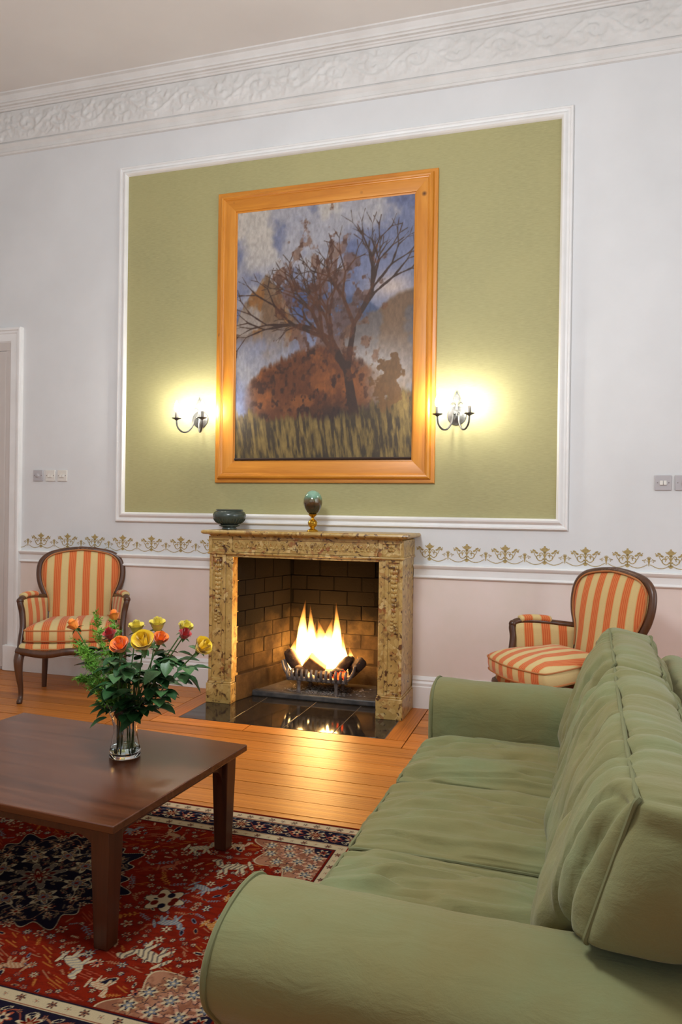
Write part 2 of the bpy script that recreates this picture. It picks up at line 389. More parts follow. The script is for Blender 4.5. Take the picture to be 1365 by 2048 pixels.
# value noise for shaping cloth and for the woven / painted pictures
def _hash(ix, iy, iz, seed):
    h = (ix * 374761393 + iy * 668265263 + iz * 2147483647 + seed * 1274126177) & 0xFFFFFFFF
    h = ((h ^ (h >> 13)) * 1274126177) & 0xFFFFFFFF
    return ((h ^ (h >> 16)) & 0xFFFF) / 65535.0
def vnoise(x, y, z=None, seed=0):
    x = np.asarray(x, float); y = np.asarray(y, float); z = np.zeros_like(x) if z is None else np.asarray(z, float)
    ix, iy, iz = (np.floor(a).astype(np.int64) for a in (x, y, z)); fx, fy, fz = x - ix, y - iy, z - iz
    s = lambda t: t * t * t * (t * (t * 6 - 15) + 10); fx, fy, fz = s(fx), s(fy), s(fz); r = 0
    for dx in (0, 1):
        for dy in (0, 1):
            for dz in (0, 1):
                r = r + _hash(ix + dx, iy + dy, iz + dz, seed) * np.where(dx, fx, 1 - fx) * np.where(dy, fy, 1 - fy) * np.where(dz, fz, 1 - fz)
    return r
def fbm(x, y, z=None, seed=0, oct=4):
    r = 0; a = 0.5; t = 0
    for k in range(oct):
        r = r + a * vnoise(np.asarray(x) * 2 ** k, np.asarray(y) * 2 ** k, None if z is None else np.asarray(z) * 2 ** k, seed + k * 17); t += a; a *= 0.5
    return r / t

# ------------------------------------------------------------------ the room
X0, X1, YB, ZC = -6.2, 3.5, -8.0, 4.80
FX0, FX1, FZ = -2.30, -1.15, 1.10                                    # fireplace opening cut in the wall
wb = MB()
wb.box(X0, FX0, 0, 0.16, 0, ZC).box(FX1, X1, 0, 0.16, 0, ZC).box(FX0, FX1, 0, 0.16, FZ, ZC)
wall = tag(wb.obj('wall_back', 'wall', smooth=False), 'white plaster wall behind the fireplace', 'wall', kind='structure')
for a, b in ((-4.40, -2.44), (-1.02, X1)):                            # sponged pink paint below the rail
    p = MB().box(a, b, -0.003, 0, 0.05, 0.93).obj('dado_panel', 'dado', wall, smooth=False)
    p['label'] = 'sponged dusty pink paint below the dado rail'
tag(MB().box(X0 - 0.16, X0, YB, 0.16, 0, ZC).obj('wall_left', 'wall', smooth=False), 'plain white left wall out of frame', 'wall', kind='structure')
rw = MB(); ys = [YB, -4.3, -2.9, -2.15, -0.75, 0.16]
for i in range(5):
    if i % 2 == 0: rw.box(X1, X1 + 0.16, ys[i], ys[i + 1], 0, ZC)
    else: rw.box(X1, X1 + 0.16, ys[i], ys[i + 1], 0, 0.9).box(X1, X1 + 0.16, ys[i], ys[i + 1], 4.0, ZC)
tag(rw.obj('wall_right', 'wall', smooth=False), 'white right wall with two tall windows', 'wall', kind='structure')
fw = MB(); xs = [X0, -4.3, -2.9, -1.6, -0.2, 1.1, 2.5, X1]
for i in range(7):
    if i % 2 == 0: fw.box(xs[i], xs[i + 1], YB - 0.16, YB, 0, ZC)
    else: fw.box(xs[i], xs[i + 1], YB - 0.16, YB, 0, 0.9).box(xs[i], xs[i + 1], YB - 0.16, YB, 4.0, ZC)
tag(fw.obj('wall_front', 'dimwall', smooth=False), 'unseen wall behind the viewer, darkened to cut bounce light, with three tall windows', 'wall', kind='structure')
for i in range(3):
    a, b = xs[2 * i + 1], xs[2 * i + 2]
    fr = MB()
    for (x, xx) in ((a, a + 0.06), (b - 0.06, b), ((a + b) / 2 - 0.02, (a + b) / 2 + 0.02)): fr.box(x, xx, YB - 0.12, YB - 0.06, 0.9, 4.0)
    for z in (0.9, 1.9, 2.9, 3.94): fr.box(a, b, YB - 0.11, YB - 0.07, z, z + 0.06)
    tag(fr.obj('window_%d' % (i + 1), 'trim', smooth=False), ('left', 'middle', 'right')[i] + ' tall sash window behind the viewer', 'window', kind='structure')
tag(MB().box(X0 - 0.16, X1 + 0.16, YB - 0.16, 0.16, ZC, ZC + 0.15).obj('ceiling', 'ceiling', smooth=False), 'plain pale beige ceiling', 'ceiling', kind='structure')
floor = tag(MB().box(X0 - 0.16, X1 + 0.16, YB - 0.16, 0.16, -0.12, -0.024).obj('floor', 'subfloor', smooth=False), 'floor of varnished old pine boards', 'floor', kind='structure')
# boards: one mesh with eased edges, scaled per board
pm = MB().box(-0.5, 0.5, -0.5, 0.5, -0.024, 0.0)
pme = bpy.data.meshes.new('floorboard')
bm = bmesh.new()
for v in pm.v: bm.verts.new(v)
bm.verts.ensure_lookup_table()
for f in pm.f: bm.faces.new([bm.verts[i] for i in f])
bmesh.ops.recalc_face_normals(bm, faces=bm.faces); bm.to_mesh(pme); bm.free(); pme.materials.append(MAT['plank'])
pme_y = pme.copy(); pme_y.materials[0] = MAT['planky']
def plank(x0, x1, y0, y1, me=pme):
    g = 0.0032
    o = bpy.data.objects.new('floorboard', me); C.objects.link(o); o.parent = floor
    o.location = ((x0 + x1) / 2, (y0 + y1) / 2, random.uniform(-0.0015, 0.0)); o.scale = (x1 - x0 - 2 * g, y1 - y0 - 2 * g, 1)
HX0, HX1, HY = -2.447, -1.032, -0.79                                  # hearth slab
BW = 0.135                                                            # board border round the hearth
rows = []; y = 0.0
while y > -4.9:
    rows.append((y - 0.155, y)); y -= 0.155
rr = random.Random(3)
for (a, b) in rows:
    segs = [(X0, X1)]
    if a < 0 and b > HY - BW + 1e-6:
        segs = [(X0, HX0 - BW), (HX1 + BW, X1)]
        if a < HY - BW: plank(HX0 - BW, HX1 + BW, a, HY - BW)
    for (s0, s1) in segs:
        x = s0
        while x < s1 - 0.01:
            L = rr.uniform(2.2, 3.8); e = min(x + L, s1)
            if s1 - e < 0.7: e = s1
            plank(x, e, a, b); x = e
for x0, x1 in ((HX0 - BW, HX0), (HX1, HX1 + BW)): plank(x0, x1, HY, 0, pme_y)
plank(HX0 - BW, -1.92, HY - BW, HY); plank(-1.92, HX1 + BW, HY - BW, HY)
plank(X0, X1, -8.0, -4.9 - 0.06)

# skirting
sk = [(0, 0), (-0.028, 0), (-0.028, 0.15), (-0.022, 0.156), (-0.024, 0.175), (-0.014, 0.19), (-0.018, 0.2), (-0.010, 0.222), (0, 0.226)]
bb = MB().prism(sk, 'x', -4.40, -2.447).prism(sk, 'x', -1.015, X1)
tag(bb.obj('baseboard_back', 'trim', angle=25), 'tall white moulded skirting board along the fireplace wall', 'skirting board', kind='structure')

# cornice
cor = [(0, 4.375), (-0.02, 4.378), (-0.026, 4.392), (-0.02, 4.40), (-0.022, 4.43), (-0.03, 4.437), (-0.042, 4.452), (-0.036, 4.466), (-0.036, 4.726), (-0.05, 4.728), (-0.058, 4.737), (-0.07, 4.738), (-0.076, 4.746), (-0.105, 4.742), (-0.112, 4.752),
       (-0.128, 4.752), (-0.132, 4.768), (-0.150, 4.782), (-0.156, 4.79), (-0.185, 4.792), (-0.19, ZC), (0, ZC)]
trim1 = tag(MB().prism(cor, 'x', X0, X1).obj('trim_1', 'plaster', angle=25), 'deep white plaster cornice with a relief frieze under the ceiling', 'cornice', kind='structure')
nx, nz = 1100, 30
gx, gz = np.meshgrid(np.linspace(X0, X1, nx + 1), np.linspace(0, 1, nz + 1))
per = 0.30; cell = np.floor(gx / per); cx = (cell + 0.5) * per; sgn = np.where(cell % 2 == 0, 1, -1)
dx = gx - cx; dz = (gz - 0.5) * 0.25 * sgn; r = np.hypot(dx, dz * 1.25) + 1e-6; th = np.arctan2(dz, dx)
spir = np.clip(np.cos(th - r * 62) * 1.6, -0.2, 1) * np.exp(-(r / 0.12) ** 2)
leaf = np.clip(np.cos(7 * th + 20 * r), 0, 1) * np.exp(-((r - 0.11) / 0.04) ** 2) * 0.8
stem = np.exp(-((gz - 0.5 - 0.3 * np.sin(gx * PI / per)) / 0.07) ** 2) * 0.9
hh = np.maximum(np.maximum(spir, leaf), stem) + 1.3 * (fbm(gx * 34, gz * 9, seed=5) - 0.5)
hh *= np.clip(np.minimum(gz, 1 - gz) * 9, 0, 1)
yy = -0.036 - 0.004 - 0.013 * np.clip(hh, -0.1, 1.1); zz = 4.468 + gz * 0.256
me = bpy.data.meshes.new('frieze_relief'); vs = np.stack([gx, yy, zz], -1).reshape(-1, 3)
ii = (np.arange(nz)[:, None] * (nx + 1) + np.arange(nx)[None, :]).reshape(-1)
me.from_pydata(vs.tolist(), [], np.stack([ii, ii + 1, ii + nx + 2, ii + nx + 1], -1).tolist()); me.polygons.foreach_set('use_smooth', [True] * len(me.polygons)); me.materials.append(MAT['plaster'])
fz = put('frieze_relief', me, trim1); fz['label'] = 'scrolling leaf relief band of the cornice'

# dado rail
dr = [(0, 0.921), (-0.016, 0.922), (-0.022, 0.93), (-0.016, 0.94), (-0.012, 0.944), (-0.012, 0.985), (-0.022, 0.992), (-0.03, 1.002), (-0.034, 1.012), (-0.03, 1.018), (0, 1.02)]
tag(MB().prism(dr, 'x', -4.40, -2.45).prism(dr, 'x', -1.018, X1).obj('trim_2', 'trim', angle=25), 'white moulded dado rail along the fireplace wall', 'dado rail', kind='structure')

# picture-panel moulding with olive wallcloth inside
def mitred_frame(prof, x0, x1, z0, z1, name, mats, parent, y=0.0, angle=25):
    """prof: list of (inset from the outer edge, y); four mitred lengths"""
    outs = []
    cor4 = [(x0, z0, 1, 1), (x1, z0, -1, 1), (x1, z1, -1, -1), (x0, z1, 1, -1)]
    for k in range(4):
        a, b = cor4[k], cor4[(k + 1) % 4]; mb = MB(); n = len(prof)
        vs = [(c[0] + c[2] * p[0], y + p[1], c[1] + c[3] * p[0]) for c in (a, b) for p in prof]
        mb.add(vs, [(i, (i + 1) % n, n + (i + 1) % n, n + i) for i in range(n)] + [tuple(range(n - 1, -1, -1)), tuple(range(n, 2 * n))])
        outs.append(mb.obj(name, mats[k % 2], parent, angle=angle))
    return outs
trim3 = thing('trim_3', 'large white moulded wall panel frame filled with olive wallcloth', 'wall panel', (0, 0, 0), kind='structure')
MB().box(-3.395, -0.05, -0.006, 0.0, 1.35, 4.062).obj('wallcloth', 'olive', trim3, smooth=False)['label'] = 'olive green woven wallcloth inside the white moulding'
pf = [(0, 0), (0, -0.018), (0.006, -0.026), (0.016, -0.026), (0.020, -0.018), (0.034, -0.016), (0.040, -0.024), (0.052, -0.034), (0.064, -0.036), (0.070, -0.028), (0.076, -0.014), (0.078, 0)]
mitred_frame(pf, -3.467, 0.026, 1.279, 4.128, 'moulding_strip', ['trim', 'trim'], trim3)

# door at the left edge
door = thing('door_1', 'cream painted door with moulded architrave at the left edge', 'door', (0, 0, 0), kind='structure')
ap = [(0, 0), (0, -0.036), (0.010, -0.042), (0.022, -0.042), (0.028, -0.032), (0.045, -0.03), (0.052, -0.024), (0.11, -0.022), (0.118, -0.016), (0.125, -0.01), (0.125, 0)]
a = MB(); n = len(ap)
DX1, DZ, DX0 = -4.395, 2.90, -5.75
pts = [(DX0, 0, 1, 0), (DX0, DZ, 1, -1), (DX1, DZ, -1, -1), (DX1, 0, -1, 0)]
vs = [(c[0] + c[2] * p[0], p[1], c[1] + c[3] * p[0]) for c in pts for p in ap]
a.add(vs, [(j * n + i, j * n + (i + 1) % n, (j + 1) * n + (i + 1) % n, (j + 1) * n + i) for j in range(3) for i in range(n)])
a.obj('architrave', 'trim', door, angle=25)
MB().box(DX0 + 0.12, DX1 - 0.12, -0.012, 0, 2.71, 2.79).obj('head_board', 'doorpaint', door, bevel=0.003)
MB().box(DX0 + 0.12, -4.56, -0.016, -0.002, 0.02, 2.705).obj('door_leaf', 'doorpaint', door, bevel=0.003)
MB().box(-4.56, DX1 - 0.118, -0.012, -0.001, 0.0, 2.71).obj('jamb_lining', 'doorpaint', door, bevel=0.002)
for x0, x1 in ((DX1 - 0.14, DX1 + 0.012), (DX0 - 0.012, DX0 + 0.14)):
    MB().box(x0, x1, -0.05, 0, 0, 0.215).obj('plinth_block', 'trim', door, bevel=0.006)

# stencilled border on the wall: urn-and-scroll motif, pendant and beaded swag
def stroke(mb, pts, wd, y0=-0.0015, y1=0.0):
    P = [np.array(p, float) for p in pts]
    L = []; R = []
    for i in range(len(P)):
        t = P[min(i + 1, len(P) - 1)] - P[max(i - 1, 0)]; t = t / (np.linalg.norm(t) + 1e-9); nn = np.array([-t[1], t[0]])
        wi = wd[i] if isinstance(wd, list) else wd
        L.append(P[i] + nn * wi / 2); R.append(P[i] - nn * wi / 2)
    n = len(P); vs = [(p[0], y0, p[1]) for p in L] + [(p[0], y0, p[1]) for p in R]
    mb.add(vs, [(i, i + 1, n + i + 1, n + i) for i in range(n - 1)])
def disc(mb, c, rx, rz, n=10, y0=-0.0015):
    mb.add([(c[0] + rx * math.cos(2 * PI * i / n), y0, c[1] + rz * math.sin(2 * PI * i / n)) for i in range(n)], [tuple(range(n))])
def poly(mb, pts, y0=-0.0015): mb.add([(p[0], y0, p[1]) for p in pts], [tuple(range(len(pts)))])
mo = MB()
urn = [(0.0, 0.016), (0.012, 0.018), (0.008, 0.026), (0.014, 0.030), (0.026, 0.037), (0.034, 0.048), (0.030, 0.050), (0.024, 0.045), (0.018, 0.050), (0.010, 0.054), (0.006, 0.058), (0.005, 0.066)]
poly(mo, urn + [(-x, z) for x, z in urn[::-1]])
stroke(mo, [(0, 0.03), (0, -0.05)], [0.012, 0.006]); 
for sx in (-1, 1):
    stroke(mo, [(sx * x, z) for x, z in smoothpath([(0.004, -0.02), (0.03, -0.035), (0.052, -0.018), (0.046, 0.002), (0.03, -0.002), (0.033, -0.014)], 5)], 0.0055)
    stroke(mo, [(sx * x, z) for x, z in smoothpath([(0.004, -0.005), (0.018, 0.018), (0.034, 0.014), (0.030, 0.002), (0.020, 0.006)], 5)], 0.0052)
    stroke(mo, [(sx * x, z) for x, z in smoothpath([(0.046, -0.02), (0.062, 0.0), (0.072, 0.022), (0.088, 0.03), (0.094, 0.038)], 5)], 0.0045)
    for (x, z) in ((0.058, 0.022), (0.066, 0.032), (0.074, 0.036), (0.050, 0.018), (0.085, 0.022)): disc(mo, (sx * x, z), 0.0078, 0.0066, 7)
    stroke(mo, [(sx * 0.0, -0.03), (sx * 0.012, -0.018)], [0.002, 0.008])
for k in range(7):
    an = PI * (1.1 + 0.8 * k / 6); stroke(mo, [(0, -0.035), (0.016 * math.cos(an), -0.037 + 0.022 * math.sin(an))], [0.003, 0.006])
mo_me = mo.mesh('stencil_motif', 'gold', smooth=False)
pe = MB()
poly(pe, [(-0.009, 0.018), (0.009, 0.018), (0.006, 0.0), (0.002, -0.03), (-0.002, -0.03), (-0.006, 0.0)])
for k in range(5):
    an = PI * (0.15 + 0.7 * k / 4); stroke(pe, [(0, 0.014), (0.016 * math.cos(an), 0.014 + 0.018 * math.sin(an))], [0.003, 0.005])
for sx in (-1, 1):
    stroke(pe, [(sx * x, z) for x, z in smoothpath([(0.006, 0.0), (0.02, 0.006), (0.034, 0.0)], 4)], 0.002)
    for (x, z) in ((0.022, 0.013), (0.03, 0.008), (0.026, -0.004), (0.038, 0.006)): disc(pe, (sx * x, z), 0.0042, 0.0034, 6)
    for k in range(15):
        t = k / 14; disc(pe, (sx * (0.012 + 0.108 * t), -0.022 - 0.022 * math.sin(PI * t * 0.92)), 0.0045, 0.0032, 6)
pe_me = pe.mesh('stencil_pendant', 'gold', smooth=False)
for base, n, rng in ((-4.195, 7, 0), (-0.908, 9, 1)):
    for k in range(n):
        x = base + k * 0.2625
        o = put('stencil_motif', mo_me, wall); o.location = (x, 0.0, 1.105)
        if rng == 0 and k == 0: q = put('stencil_pendant', pe_me, wall); q.location = (x - 0.131, 0.0, 1.088); 
        if not (rng == 0 and k == n - 1): q = put('stencil_pendant', pe_me, wall); q.location = (x + 0.131, 0.0, 1.088)

# ------------------------------------------------------------------ fireplace
YF = -0.375
fp = thing('fireplace', 'brown marble fireplace surround with carved jambs and a lit fire', 'fireplace', (0, 0, 0))
levels = [(1.198, 0.0), (1.206, 0.008), (1.210, 0.016), (1.212, 0.040), (1.218, 0.050), (1.226, 0.055), (1.236, 0.052), (1.241, 0.044)]
vs = []; fs = []
for z, ov in levels: vs += [(-2.425 - ov, 0, z), (-2.425 - ov, -0.385 - ov, z), (-1.027 + ov, -0.385 - ov, z), (-1.027 + ov, 0, z)]
for j in range(len(levels) - 1):
    for i in range(4): fs.append((j * 4 + i, j * 4 + (i + 1) % 4, j * 4 + 4 + (i + 1) % 4, j * 4 + 4 + i))
fs += [(0, 1, 2, 3), tuple(len(levels) * 4 - 4 + i for i in range(4))]
MB().add(vs, fs).obj('mantel_shelf', 'marble', fp, angle=20)
def panel_block(mb, x0, x1, z0, z1, y, yb, m=0.03, d=0.012):
    """front slab with a recessed panel"""
    mb.box(x0, x1, y + d, yb, z0, z1)
    mb.box(x0, x0 + m, y, y + d, z0, z1).box(x1 - m, x1, y, y + d, z0, z1).box(x0 + m, x1 - m, y, y + d, z0, z0 + m).box(x0 + m, x1 - m, y, y + d, z1 - m, z1)
def husk(mb, cx, cz, y, w, h):
    pts = []
    for k in range(3):                                               # three-lobed drooping leaf
        a = (-0.6, 0, 0.6)[k]
        mb.ball((cx + a * w * 0.55, y, cz - h * 0.15 * (1 - abs(a))), (w * 0.30, 0.010, h * 0.55), 8, 6)
for side, (x0, x1) in enumerate(((-2.447, -2.263), (-1.187, -1.015))):
    j = MB(); panel_block(j, x0 + 0.006, x1 - 0.052 if side == 0 else x1 - 0.006, 0.155, 1.07, YF, 0, 0.024) if side == 0 else panel_block(j, x0 + 0.046, x1 - 0.006, 0.155, 1.07, YF, 0, 0.022)
    if side == 0: j.box(x1 - 0.052, x1, YF + 0.012, 0, 0.155, 1.07); cxp = (x0 + 0.006 + x1 - 0.052) / 2
    else: j.box(x0, x0 + 0.046, YF + 0.012, 0, 0.155, 1.07); cxp = (x0 + 0.046 + x1 - 0.006) / 2
    jo = j.obj('jamb', 'marble', fp, bevel=0.003)
    h = MB()
    for k in range(11):
        z = 1.02 - k * 0.032; s = 1.0 - 0.045 * k; husk(h, cxp, z, YF + 0.012, 0.052 * s, 0.032)
    for k in range(8): husk(h, cxp + (0.012 if k % 2 else -0.012), 0.665 - k * 0.012, YF + 0.012, 0.02, 0.02)
    h.obj('carved_husks', 'marble', jo)
    MB().box(x0 - 0.006, x1 + 0.006, YF - 0.010, 0, 0, 0.14).box(x0, x1, YF - 0.003, 0, 0.14, 0.155).obj('plinth', 'marble', fp, bevel=0.004)
    b = MB(); panel_block(b, x0, x1, 1.085, 1.198, YF - 0.004, 0, 0.026, 0.01)
    bo = b.obj('corner_block', 'marble', fp, bevel=0.002)
    r = MB()
    for k in range(6):
        an = k * PI / 3; r.ball(((x0 + x1) / 2 + 0.022 * math.cos(an), YF + 0.004, 1.142 + 0.014 * math.sin(an)), (0.014, 0.007, 0.010), 8, 6)
    r.obj('carved_rosette', 'marble', bo)
MB().box(-2.453, -1.009, YF - 0.012, 0, 1.068, 1.085).obj('astragal', 'marble', fp, bevel=0.006, seg=3)
l = MB().box(-2.263, -1.187, YF + 0.006, 0, 1.085, 1.198).box(-2.263, -1.187, YF + 0.004, 0, 1.05, 1.07)
lo = l.obj('lintel', 'marble', fp, bevel=0.003)
r = MB().box(-2.255, -1.195, YF - 0.004, YF + 0.006, 1.088, 1.106).box(-2.255, -1.195, YF - 0.004, YF + 0.006, 1.18, 1.197)
for k in range(24):                                                   # band of palmettes
    x = -2.235 + k * 0.0443
    for q in range(5):
        an = PI * (0.12 + 0.76 * q / 4); r.ball((x + 0.012 * math.cos(an), YF + 0.006, 1.132 + 0.022 * math.sin(an)), (0.0055, 0.007, 0.012), 6, 5)
    r.ball((x, YF + 0.006, 1.122), (0.012, 0.008, 0.007), 8, 5); r.ball((x + 0.022, YF + 0.006, 1.116), (0.006, 0.006, 0.006), 6, 5)
r.obj('carved_palmettes', 'marble', lo)
# brick fire chamber
A0, B0, B1, A1 = (-2.268, -0.30), (-2.09, 0.36), (-1.36, 0.36), (-1.182, -0.30)
CH = 1.045
bk = MB()
for (p, q) in ((A0, B0), (B0, B1), (B1, A1)):
    d = np.array(q) - np.array(p); d = d / np.linalg.norm(d); nn = np.array([-d[1], d[0]])   # outward
    p = np.array(p) + nn * 0.007; q = np.array(q) + nn * 0.007
    if p[1] > 0.3 or True: bk.prism([tuple(p - d * 0.02), tuple(q + d * 0.02), tuple(q + d * 0.02 + nn * 0.05), tuple(p - d * 0.02 + nn * 0.05)], 'z', 0, CH)
bk.box(-2.36, -1.09, -0.30, 0.45, CH + 0.002, CH + 0.03)
bk.obj('chamber_backing', 'mortar', fp, smooth=False)
bme = MB().box(-0.5, 0.5, -0.5, 0.5, -0.5, 0.5)
bm_ = bmesh.new(); tmp = bme.mesh('brick', 'brick', smooth=False); bm_.from_mesh(tmp); bmesh.ops.bevel(bm_, geom=bm_.edges[:], offset=0.03, segments=1, affect='EDGES'); bm_.to_mesh(tmp); bm_.free()
rb = random.Random(11)
for wi, (p, q) in enumerate(((A0, B0), (B0, B1), (B1, A1))):
    p = np.array(p); q = np.array(q); L = np.linalg.norm(q - p); d = (q - p) / L; nn = np.array([-d[1], d[0]])
    z = 0.20; row = 0
    while z < CH - 0.05:
        hgt = 0.112 if z + 0.224 < CH else CH - z; x = -0.11 * (row % 2) + 0.02 * wi
        while x < L - 0.02:
            a, b = max(x, 0), min(x + 0.222, L); x += 0.228
            if b - a < 0.03: continue
            c = p + d * (a + b) / 2 + nn * (0.022 + rb.uniform(-0.003, 0.002))
            o = put('brick', tmp, fp); o.location = (c[0], c[1], z + hgt / 2); o.scale = (b - a - 0.005, 0.04, hgt - 0.005 + rb.uniform(-0.002, 0.002))
            o.rotation_euler = (0, 0, math.atan2(d[1], d[0]))
        z += hgt; row += 1
    o = MB().prism([tuple(p - nn * 0.012), tuple(q - nn * 0.012), tuple(q + nn * 0.03), tuple(p + nn * 0.03)], 'z', 0.0, 0.185).obj('chamber_skirting', 'brick', fp, bevel=0.006)
MB().prism([(-2.245, -0.05), (-1.205, -0.05), (-1.36, 0.36), (-2.09, 0.36)], 'z', 0.0, 0.04).obj('inner_hearth', 'hearthfloor', fp, bevel=0.002)
MB().box(-2.235, -1.215, -0.115, -0.05, 0.0, 0.046).obj('hearth_curb', 'curb', fp, bevel=0.012, seg=3)
# hearth slab of four polished tiles
hearth = thing('hearth', 'polished black slate hearth in front of the fireplace', 'hearth', (-1.74, -0.4, 0))
MB().box(-2.447 + 1.74, -1.032 + 1.74, HY + 0.4, 0.30, -0.024, -0.002).obj('grout_bed', 'grout', hearth, smooth=False)
tx = [-2.447, -2.085, -1.70, -1.365, -1.032]
for i in range(4):
    MB().box(tx[i] + 1.74 + 0.0025, tx[i + 1] + 1.74 - 0.0025, HY + 0.4, 0.285, -0.02, 0.001).obj('slate_tile', 'granite', hearth, bevel=0.0015)
# grate
GX, GY, GZ = -1.72, 0.06, 0.04
gr = thing('fire_grate', 'cast iron fire basket on legs in the fireplace', 'fire grate', (GX, GY, GZ))
MB().box(-0.20, 0.20, -0.09, 0.11, 0.085, 0.10).obj('bottom_plate', 'iron', gr, bevel=0.004)
MB().sweep([(-0.235, -0.115, 0.105), (0.235, -0.115, 0.105)], [(0.016, 0.012)] * 2, 8).obj('front_rail', 'iron', gr)
def finger(pts, r0=0.0115):
    return MB().sweep(smoothpath(pts, 4), [r0 * (1.0 if k < 9 else 0.85) for k in range(4 * (len(pts) - 1) + 1)], 7)
for k in range(13):
    x = -0.225 + k * 0.0375
    finger([(x, -0.10, 0.092), (x, -0.128, 0.115), (x, -0.137, 0.15), (x, -0.125, 0.178)]).obj('bar', 'iron', gr)
for sx in (-1, 1):
    for k in range(6):
        y = -0.09 + k * 0.038
        finger([(sx * 0.19, y, 0.095), (sx * 0.235, y, 0.12), (sx * 0.268, y, 0.17), (sx * 0.284, y, 0.225)]).obj('bar', 'iron', gr)
    MB().sweep(smoothpath([(sx * 0.236, -0.12, 0.12), (sx * 0.243, 0.0, 0.125), (sx * 0.236, 0.115, 0.12)], 4), 0.009, 7).obj('side_rail', 'iron', gr)
for (x, y) in ((-0.145, -0.10), (0.145, -0.10), (-0.12, 0.09), (0.14, 0.09)):
    MB().sweep([(x, y, 0.0), (x, y, 0.012), (x, y, 0.05), (x, y, 0.09)], [(0.020, 0.020), (0.016, 0.016), (0.013, 0.013), (0.020, 0.020)], 8).obj('leg', 'iron', gr)
MB().box(-0.22, 0.22, 0.11, 0.125, 0.09, 0.24).obj('back_plate', 'iron', gr, bevel=0.004)
# ash under the grate
am = MB(); ra = random.Random(4)
for k in range(420):
    x = ra.gauss(-1.70, 0.13); y = ra.uniform(-0.045, 0.22); s = ra.uniform(0.003, 0.010)
    if not -2.05 < x < -1.35: continue
    am.ball((x, y, 0.041), (s, s * 0.9, s * 0.5), 5, 4)
for k in range(60):
    s = ra.uniform(0.002, 0.005); am.ball((ra.gauss(-1.75, 0.14), ra.uniform(-0.112, -0.055), 0.047), (s, s, s * 0.5), 5, 4)
tag(am.obj('ash', 'ash'), 'pale grey ash scattered below the fire basket', 'ash', kind='stuff')
# logs and coals
def lump(name, loc, size, rot, mat, label, cat, seed, group=None):
    mb = MB().ball((0, 0, 0), 1.0, 18, 12)
    v = np.array(mb.v); nrm = v / (np.linalg.norm(v, axis=1, keepdims=True) + 1e-9)
    sq = np.sign(v) * np.abs(v) ** 0.7
    d = 1 + 0.35 * (fbm(nrm[:, 0] * 2.2 + 5, nrm[:, 1] * 2.2, nrm[:, 2] * 2.2, seed) - 0.5)
    mb.v = [tuple(p) for p in (sq * d[:, None] * np.array(size))]
    o = mb.obj(name, mat, angle=60); o.location = loc; o.rotation_euler = rot
    return tag(o, label, cat, group)
lump('log', (-1.945, 0.04, 0.262), (0.045, 0.045, 0.085), (0.1, -0.5, 0.2), 'char', 'charred upright log at the left end of the fire basket', 'log', 1)
lump('log', (-1.555, 0.06, 0.235), (0.040, 0.055, 0.085), (0.2, 0.7, 0.0), 'char', 'dark slanting log right of the pale cut block in the fire', 'log', 2)
lump('log', (-1.50, 0.10, 0.235), (0.028, 0.04, 0.075), (0.1, -0.1, 0.0), 'char', 'thin charred stick standing behind the glowing coal', 'log', 3)
lump('log', (-1.432, 0.05, 0.255), (0.056, 0.05, 0.04), (0.1, -0.75, 0.3), 'char', 'blackened log resting against the right end of the fire basket', 'log', 4)
lump('coal', (-1.86, -0.015, 0.185), (0.055, 0.045, 0.045), (0.1, 0.2, 0.3), 'char', 'sooty brown lump low behind the left bars of the fire basket', 'coal', 5)
lump('coal', (-1.565, -0.01, 0.19), (0.06, 0.04, 0.042), (0.1, 0.2, 0.3), 'coal', 'red glowing coal behind the right bars of the fire basket', 'coal', 6)
lump('coal', (-1.69, -0.015, 0.17), (0.055, 0.04, 0.035), (0.1, 0.0, 0.3), 'char', 'dark lump at the middle front of the fire basket', 'coal', 7)
cb = MB().box(-0.075, 0.075, -0.05, 0.05, -0.05, 0.05).obj('log', 'cutwood', bevel=0.008)
cb.location = (-1.765, 0.03, 0.235); cb.rotation_euler = (0.35, 0.65, 0.35); tag(cb, 'pale sawn wood block in the middle of the fire', 'log')
